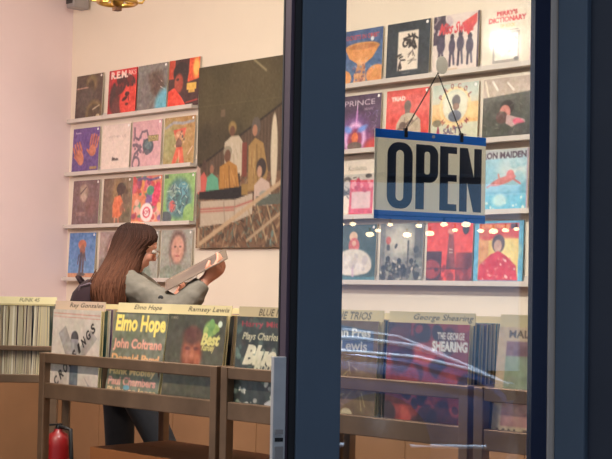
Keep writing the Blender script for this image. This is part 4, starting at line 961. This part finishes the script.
# ------------------------------------------------------------------ street behind the camera (seen only mirrored in the door glass)
def mirror(p):   # across the door plane
    n = nl.normalized(); d = (p - hinge).dot(n); return p - 2 * d * n
def virt(px_, py_, D):
    q = FW * D + RT * ((px_ - 306) / F * D) - UP * ((py_ - 229.5) / F * D) + Vector((0, 0, CH)); return mirror(q)
c0 = virt(330, 350, 9.1); c1 = virt(502, 350, 9.1)
cdir = (c1 - c0); cdir.z = 0; cdir.normalize()
car = empty('parked_car', (c1.x, c1.y, 0), math.atan2(cdir.y, cdir.x))
M_CAR = mat('silver_blue_car_paint', (44, 74, 122), .3, .2, coat=1.); M_CGL = mat('car_glass', (20, 26, 34), .05, coat=1.)
M_TYRE = mat('tyre', (22, 22, 22), .8); M_CHR = mat('chrome', (225, 225, 225), .08, 1.)
sec = [(0.02, .30, .58, .60), (-.06, .24, .70, .78), (-.25, .22, .80, .84), (-.7, .22, .90, .88), (-1.15, .22, .97, .90), (-1.5, .22, 1.0, .90), (-3.6, .22, 1.02, .9), (-4.1, .24, .98, .88), (-4.3, .3, .8, .8)]
b = MB(); R = []
for x, z0, z1, hw in sec:
    R.append([Vector((x, sy * hw * f, z)) for sy, f, z in ((-1, .92, z0), (-1, 1, z0 + .15), (-1, 1, (z0 + z1) / 2 + .05), (-1, .94, z1 - .08), (-1, .82, z1), (1, .82, z1), (1, .94, z1 - .08), (1, 1, (z0 + z1) / 2 + .05), (1, 1, z0 + .15), (1, .92, z0))])
b.rings(R); b.build('body_shell', M_CAR, car)
b = MB(); R = []
for x, z1, hw in ((-1.2, .97, .74), (-1.9, 1.38, .62), (-2.4, 1.45, .60), (-3.2, 1.42, .60), (-3.95, 1.0, .7)):
    R.append([Vector((x, -hw, .96)), Vector((x, -hw * .88, z1)), Vector((x, hw * .88, z1)), Vector((x, hw, .96))])
b.rings(R, smooth=False); b.build('cabin_glass', M_CGL, car)
b = MB(); R = []
for x, z1, hw in ((-1.88, 1.385, .58), (-2.4, 1.46, .56), (-3.2, 1.43, .56), (-3.3, 1.41, .56)):
    R.append([Vector((x, -hw, z1 - .02)), Vector((x, -hw * .9, z1 + .02)), Vector((x, hw * .9, z1 + .02)), Vector((x, hw, z1 - .02))])
b.rings(R); b.build('roof', M_CAR, car)
for sy in (-1, 1):
    for x in (-.85, -3.4):
        b = MB(); b.tube([(x, sy * .92, .32), (x, sy * .74, .32)], .32, 28); w_ = b.build('wheel', M_TYRE, car)
        b = MB(); b.tube([(x, sy * .935, .32), (x, sy * .9, .32)], .2, 20); b.build('hub_cap', M_BLACK, w_)
    b = MB(); b.box(-.2, sy * .5, .6, .0, sy * .72, .7); b.build('headlight', M_CHR, car)
    b = MB(); b.box(-3.4, sy * .905, .30, -1.2, sy * .925, .33); b.build('side_trim', M_CHR, car)
M_STREAK = mat('white_streak', (225, 235, 250), .35)  # white strips stand in for light streaks reflected off the bodywork
for sy in (-1, 1):
    for pts in (((-1.5, .90, .985), (-.97, .888, .965), (-.62, .86, .925), (-.36, .835, .83), (-.1, .80, .72)), ((-1.5, .925, .90), (-.97, .915, .885), (-.62, .90, .86), (-.3, .87, .79), (-.06, .80, .70)), ((-3.2, .93, .345), (-1.2, .925, .335), (-.2, .90, .335))):
        b = MB(); b.tube([(x, sy * y, z) for x, y, z in pts], .013, 8); b.build('streak_strip', M_STREAK, car)
tag(car, 'dark blue car parked at the kerb, seen only as a reflection in the door glass', 'car')

_q = Vector(car.location) + (hinge - Vector(car.location)).normalized() * 2.2
lp_ = empty('added_car_lamp', (_q.x, _q.y - 2.05, 0))  # added lamp, put here to raise bright streaks on the car
b = MB(); b.tube([(0, 0, 0), (0, 0, 4.2), (.1, .6, 4.6), (.1, 2.0, 4.7)], [.07, .05, .04, .035], 14); b.build('pole', M_BLACK, lp_)
b = MB(); b.box(-.9, 1.9, 4.62, 1.1, 2.2, 4.72); b.build('lamp_head', M_BLACK, lp_, bevel=.01)
b = MB(); b.box(-.88, 1.93, 4.60, 1.08, 2.17, 4.619); b.build('lamp_panel', mat('added_lamp_glow', (225, 236, 255), .4, emit=20), lp_)
sp_ = bpy.data.lights.new('car_streak_light', 'SPOT'); sp_.energy = 1900; sp_.color = (.72, .86, 1); sp_.spot_size = math.radians(44); sp_.spot_blend = .5; sp_.shadow_soft_size = .2
so = bpy.data.objects.new('car_streak_light', sp_); COL.objects.link(so); so.location = Vector(car.location) + (hinge - Vector(car.location)).normalized() * 2.2; so.location.z = 4.5
so.rotation_euler = (Vector(car.location) + Vector((0, 0, .7)) - (c1 - c0).normalized() * .7 - so.location).to_track_quat('-Z', 'Y').to_euler()
tag(lp_, 'added lamp with a long lit head to brighten the parked car', 'street lamp')

# building across the street with a lit ground floor
f0 = virt(200, 250, 17); f1 = virt(700, 250, 17); fd = (f1 - f0); fd.z = 0; fd.normalize()
bl = empty('shop_building', (f0.x, f0.y, 0), math.atan2(fd.y, fd.x))
fn = Vector((-fd.y, fd.x, 0)); sgn = 1 if fn.dot(Vector((0, 0, 0)) - f0) > 0 else -1
def bbox(name, m, x0, x1, z0, z1, y0, y1, p=None):
    b = MB(); b.box(x0, y0 * sgn, z0, x1, y1 * sgn, z1); return b.build(name, m, p or bl)
M_BRK = mat('dark_brick', (58, 54, 60), .9, noise=.15, nscale=3)
M_LIT = mat('lit_blue_shop_window', (120, 160, 200), .5, emit=.75)
ZW = virt(430, 183, 17).z
bbox('facade', M_BRK, -4, 14, 0, 8, -.4, 0)
bbox('shop_window', M_LIT, -3.6, 13.6, 0.3, ZW, 0.005, .03)
bbox('upper_window', mat('dim_lit_window', (90, 110, 150), .5, emit=.5), 7.2, 11, ZW + .7, ZW + 2.2, .005, .03)
bbox('awning', M_NAVYD, -3.8, 13.8, ZW + .08, ZW + .5, 0.005, .5)
tag(bl, 'dark brick shop building across the street with a lit ground floor, mirrored in the glass', 'building')
M_GLOBE = mat('lit_globe_lamp', (255, 226, 180), .4, emit=9)
gr_ = random.Random(4)
ends = []
for k in range(17):
    q = virt(344 + k * 12.4 + gr_.uniform(-3, 3), 228 + gr_.uniform(-5, 9), 12.5)
    if k in (0, 16): ends.append(q)
    g = empty('globe_lamp', q); sc_ = gr_.uniform(.5, 1)
    b = MB(); b.ell((0, 0, 0), (.042 * sc_, .042 * sc_, .026 * sc_), n=10); b.build('globe', M_GLOBE, g)
    b = MB(); b.tube([(0, 0, .02), (0, 0, .06)], .008, 8); b.build('cap', M_BLACK, g)
    tag(g, 'small lit globe lamp of the string across the street, mirrored in the glass', 'lamp', 'string of globe lamps across the street')
d_ = (ends[1] - ends[0]).normalized(); e0 = ends[0] - d_ * 1.0; e1 = ends[1] + d_ * 1.0
pl = empty('lamp_string_stand', (e0.x, e0.y, 0)); o0 = Vector((e0.x, e0.y, 0))
b = MB(); b.tube([e0 + Vector((0, 0, .1)) - o0, e1 + Vector((0, 0, .1)) - o0], .004, 6); b.build('cord', M_BLACK, pl)
for e_ in (e0, e1):
    b = MB(); b.tube([Vector((e_.x, e_.y, 0)) - o0, Vector((e_.x, e_.y, e_.z + .12)) - o0], .02, 10); b.build('pole', M_BLACK, pl)
tag(pl, 'two thin poles with the cord that carries the globe lamps across the street', 'stand')

# ------------------------------------------------------------------ light
def area(name, loc, size, power, col, rot=(0, 0, 0), sy=None):
    l = bpy.data.lights.new(name, 'AREA'); l.energy = power; l.color = col; l.size = size
    if sy: l.shape = 'RECTANGLE'; l.size_y = sy
    o = bpy.data.objects.new(name, l); COL.objects.link(o); o.location = loc; o.rotation_euler = rot; return o
def point(name, loc, power, col, r=.05):
    l = bpy.data.lights.new(name, 'POINT'); l.energy = power; l.color = col; l.shadow_soft_size = r
    o = bpy.data.objects.new(name, l); COL.objects.link(o); o.location = loc; return o
for k_, (x_, y_, p_, c_, rz_) in enumerate(((-7.1, 3.05, 10, (1, .84, .66), .12), (-3.85, 3.0, 160, (1, .99, .94), -.1))):  # added fill lights for the record wall, with invented housings and rods
    wl = empty('added_wall_fill', (x_, y_, 2.82), rz_)
    b = MB(); b.box(-.62, -.10, .0, .62, -.02, .30); b.build('housing', M_GREY, wl, bevel=.01)
    for q in (-.5, .5):
        b = MB(); b.tube([(q, -.06, .30), (q, -.06, CZ - 2.82)], .008, 8); b.build('rod', M_GREY, wl)
    tag(wl, ('added hanging fill light for the left part of the record wall', 'added hanging fill light for the right part of the record wall')[k_], 'lamp')
    area('wall_fill_light', (x_, y_, 2.97), 1.2, p_, c_, (math.radians((52, 46)[k_]), 0, rz_), .26)
area('unseen_shop_light', (-4.6, 3.9, 3.9), 2.4, 22, (1, .86, .70), sy=1.0)
area('unseen_shop_light', (-6.6, 2.85, 2.35), 0.6, 66, (1, .86, .87), (math.radians(54), 0, math.radians(56)))  # added fill for the left wall, no fixture, hangs below the ceiling
# spotlight on a ceiling stem, mirrored in the glossy sleeves at the top right
sl = empty('spotlight', (-5.795, 3.90, 3.165))
b = MB(); b.tube([(0, 0, CZ - 3.165), (0, 0, .1)], .01, 8); b.build('stem', M_BLACK, sl)
b = MB(); n = 24; b.rings([[Vector((r_ * math.cos(2*PI*k/n), r_ * math.sin(2*PI*k/n), z)) for k in range(n)] for z, r_ in ((.12, .03), (.08, .06), (.05, .062), (.05, .055), (.07, .05))]); b.build('shade', M_BLACK, sl)
b = MB(); b.ell((0, 0, .03), (.035, .035, .04), n=12); b.build('bulb', mat('hot_bulb', (255, 240, 215), .4, emit=260), sl)
point('spotlight_bulb', (-5.795, 3.90, 3.145), 26, (1, .92, .8), .045)
tag(sl, 'black ceiling spotlight whose glare shows on the top right record', 'spotlight')
# added lamp outside, brightens the bin fronts through the opening
al = empty('added_bin_fill', (-4.1, 1.45, 2.95))
b = MB(); b.box(-.5, -.09, 0, .5, .09, .05); b.build('housing', M_NAVYD, al, bevel=.005)
b = MB(); b.box(-.48, -.075, -.006, .48, .075, -.001); b.build('diffuser', mat('added_fill_glow', (255, 225, 190), .5, emit=2.5), al)
b = MB(); b.tube([(-.4, .09, .03), (-.4, 1.13, .25)], .012, 8); b.tube([(.4, .09, .03), (.4, 1.13, .25)], .012, 8); b.build('bracket', M_NAVYD, al)
tag(al, 'added fill light on brackets outside above the shop opening', 'lamp')
area('bin_fill_light', (-4.1, 1.45, 2.93), .95, 85, (1, .84, .68), sy=.15)

w = bpy.data.worlds.new('world'); S.world = w; w.use_nodes = True
nt = w.node_tree; bg = nt.nodes['Background']; bg.inputs[1].default_value = 1.2
tc = nt.nodes.new('ShaderNodeTexCoord'); sx = nt.nodes.new('ShaderNodeSeparateXYZ'); rp = nt.nodes.new('ShaderNodeValToRGB')
nt.links.new(tc.outputs['Generated'], sx.inputs[0]); nt.links.new(sx.outputs['Z'], rp.inputs[0]); nt.links.new(rp.outputs[0], bg.inputs[0])
rp.color_ramp.elements[0].color = (.38, .42, .48, 1); rp.color_ramp.elements[1].color = (.26, .34, .46, 1)

S.view_settings.view_transform = 'Standard'; S.view_settings.look = 'None'; S.view_settings.exposure = 0; S.view_settings.gamma = 1; S.view_settings.use_curve_mapping = False
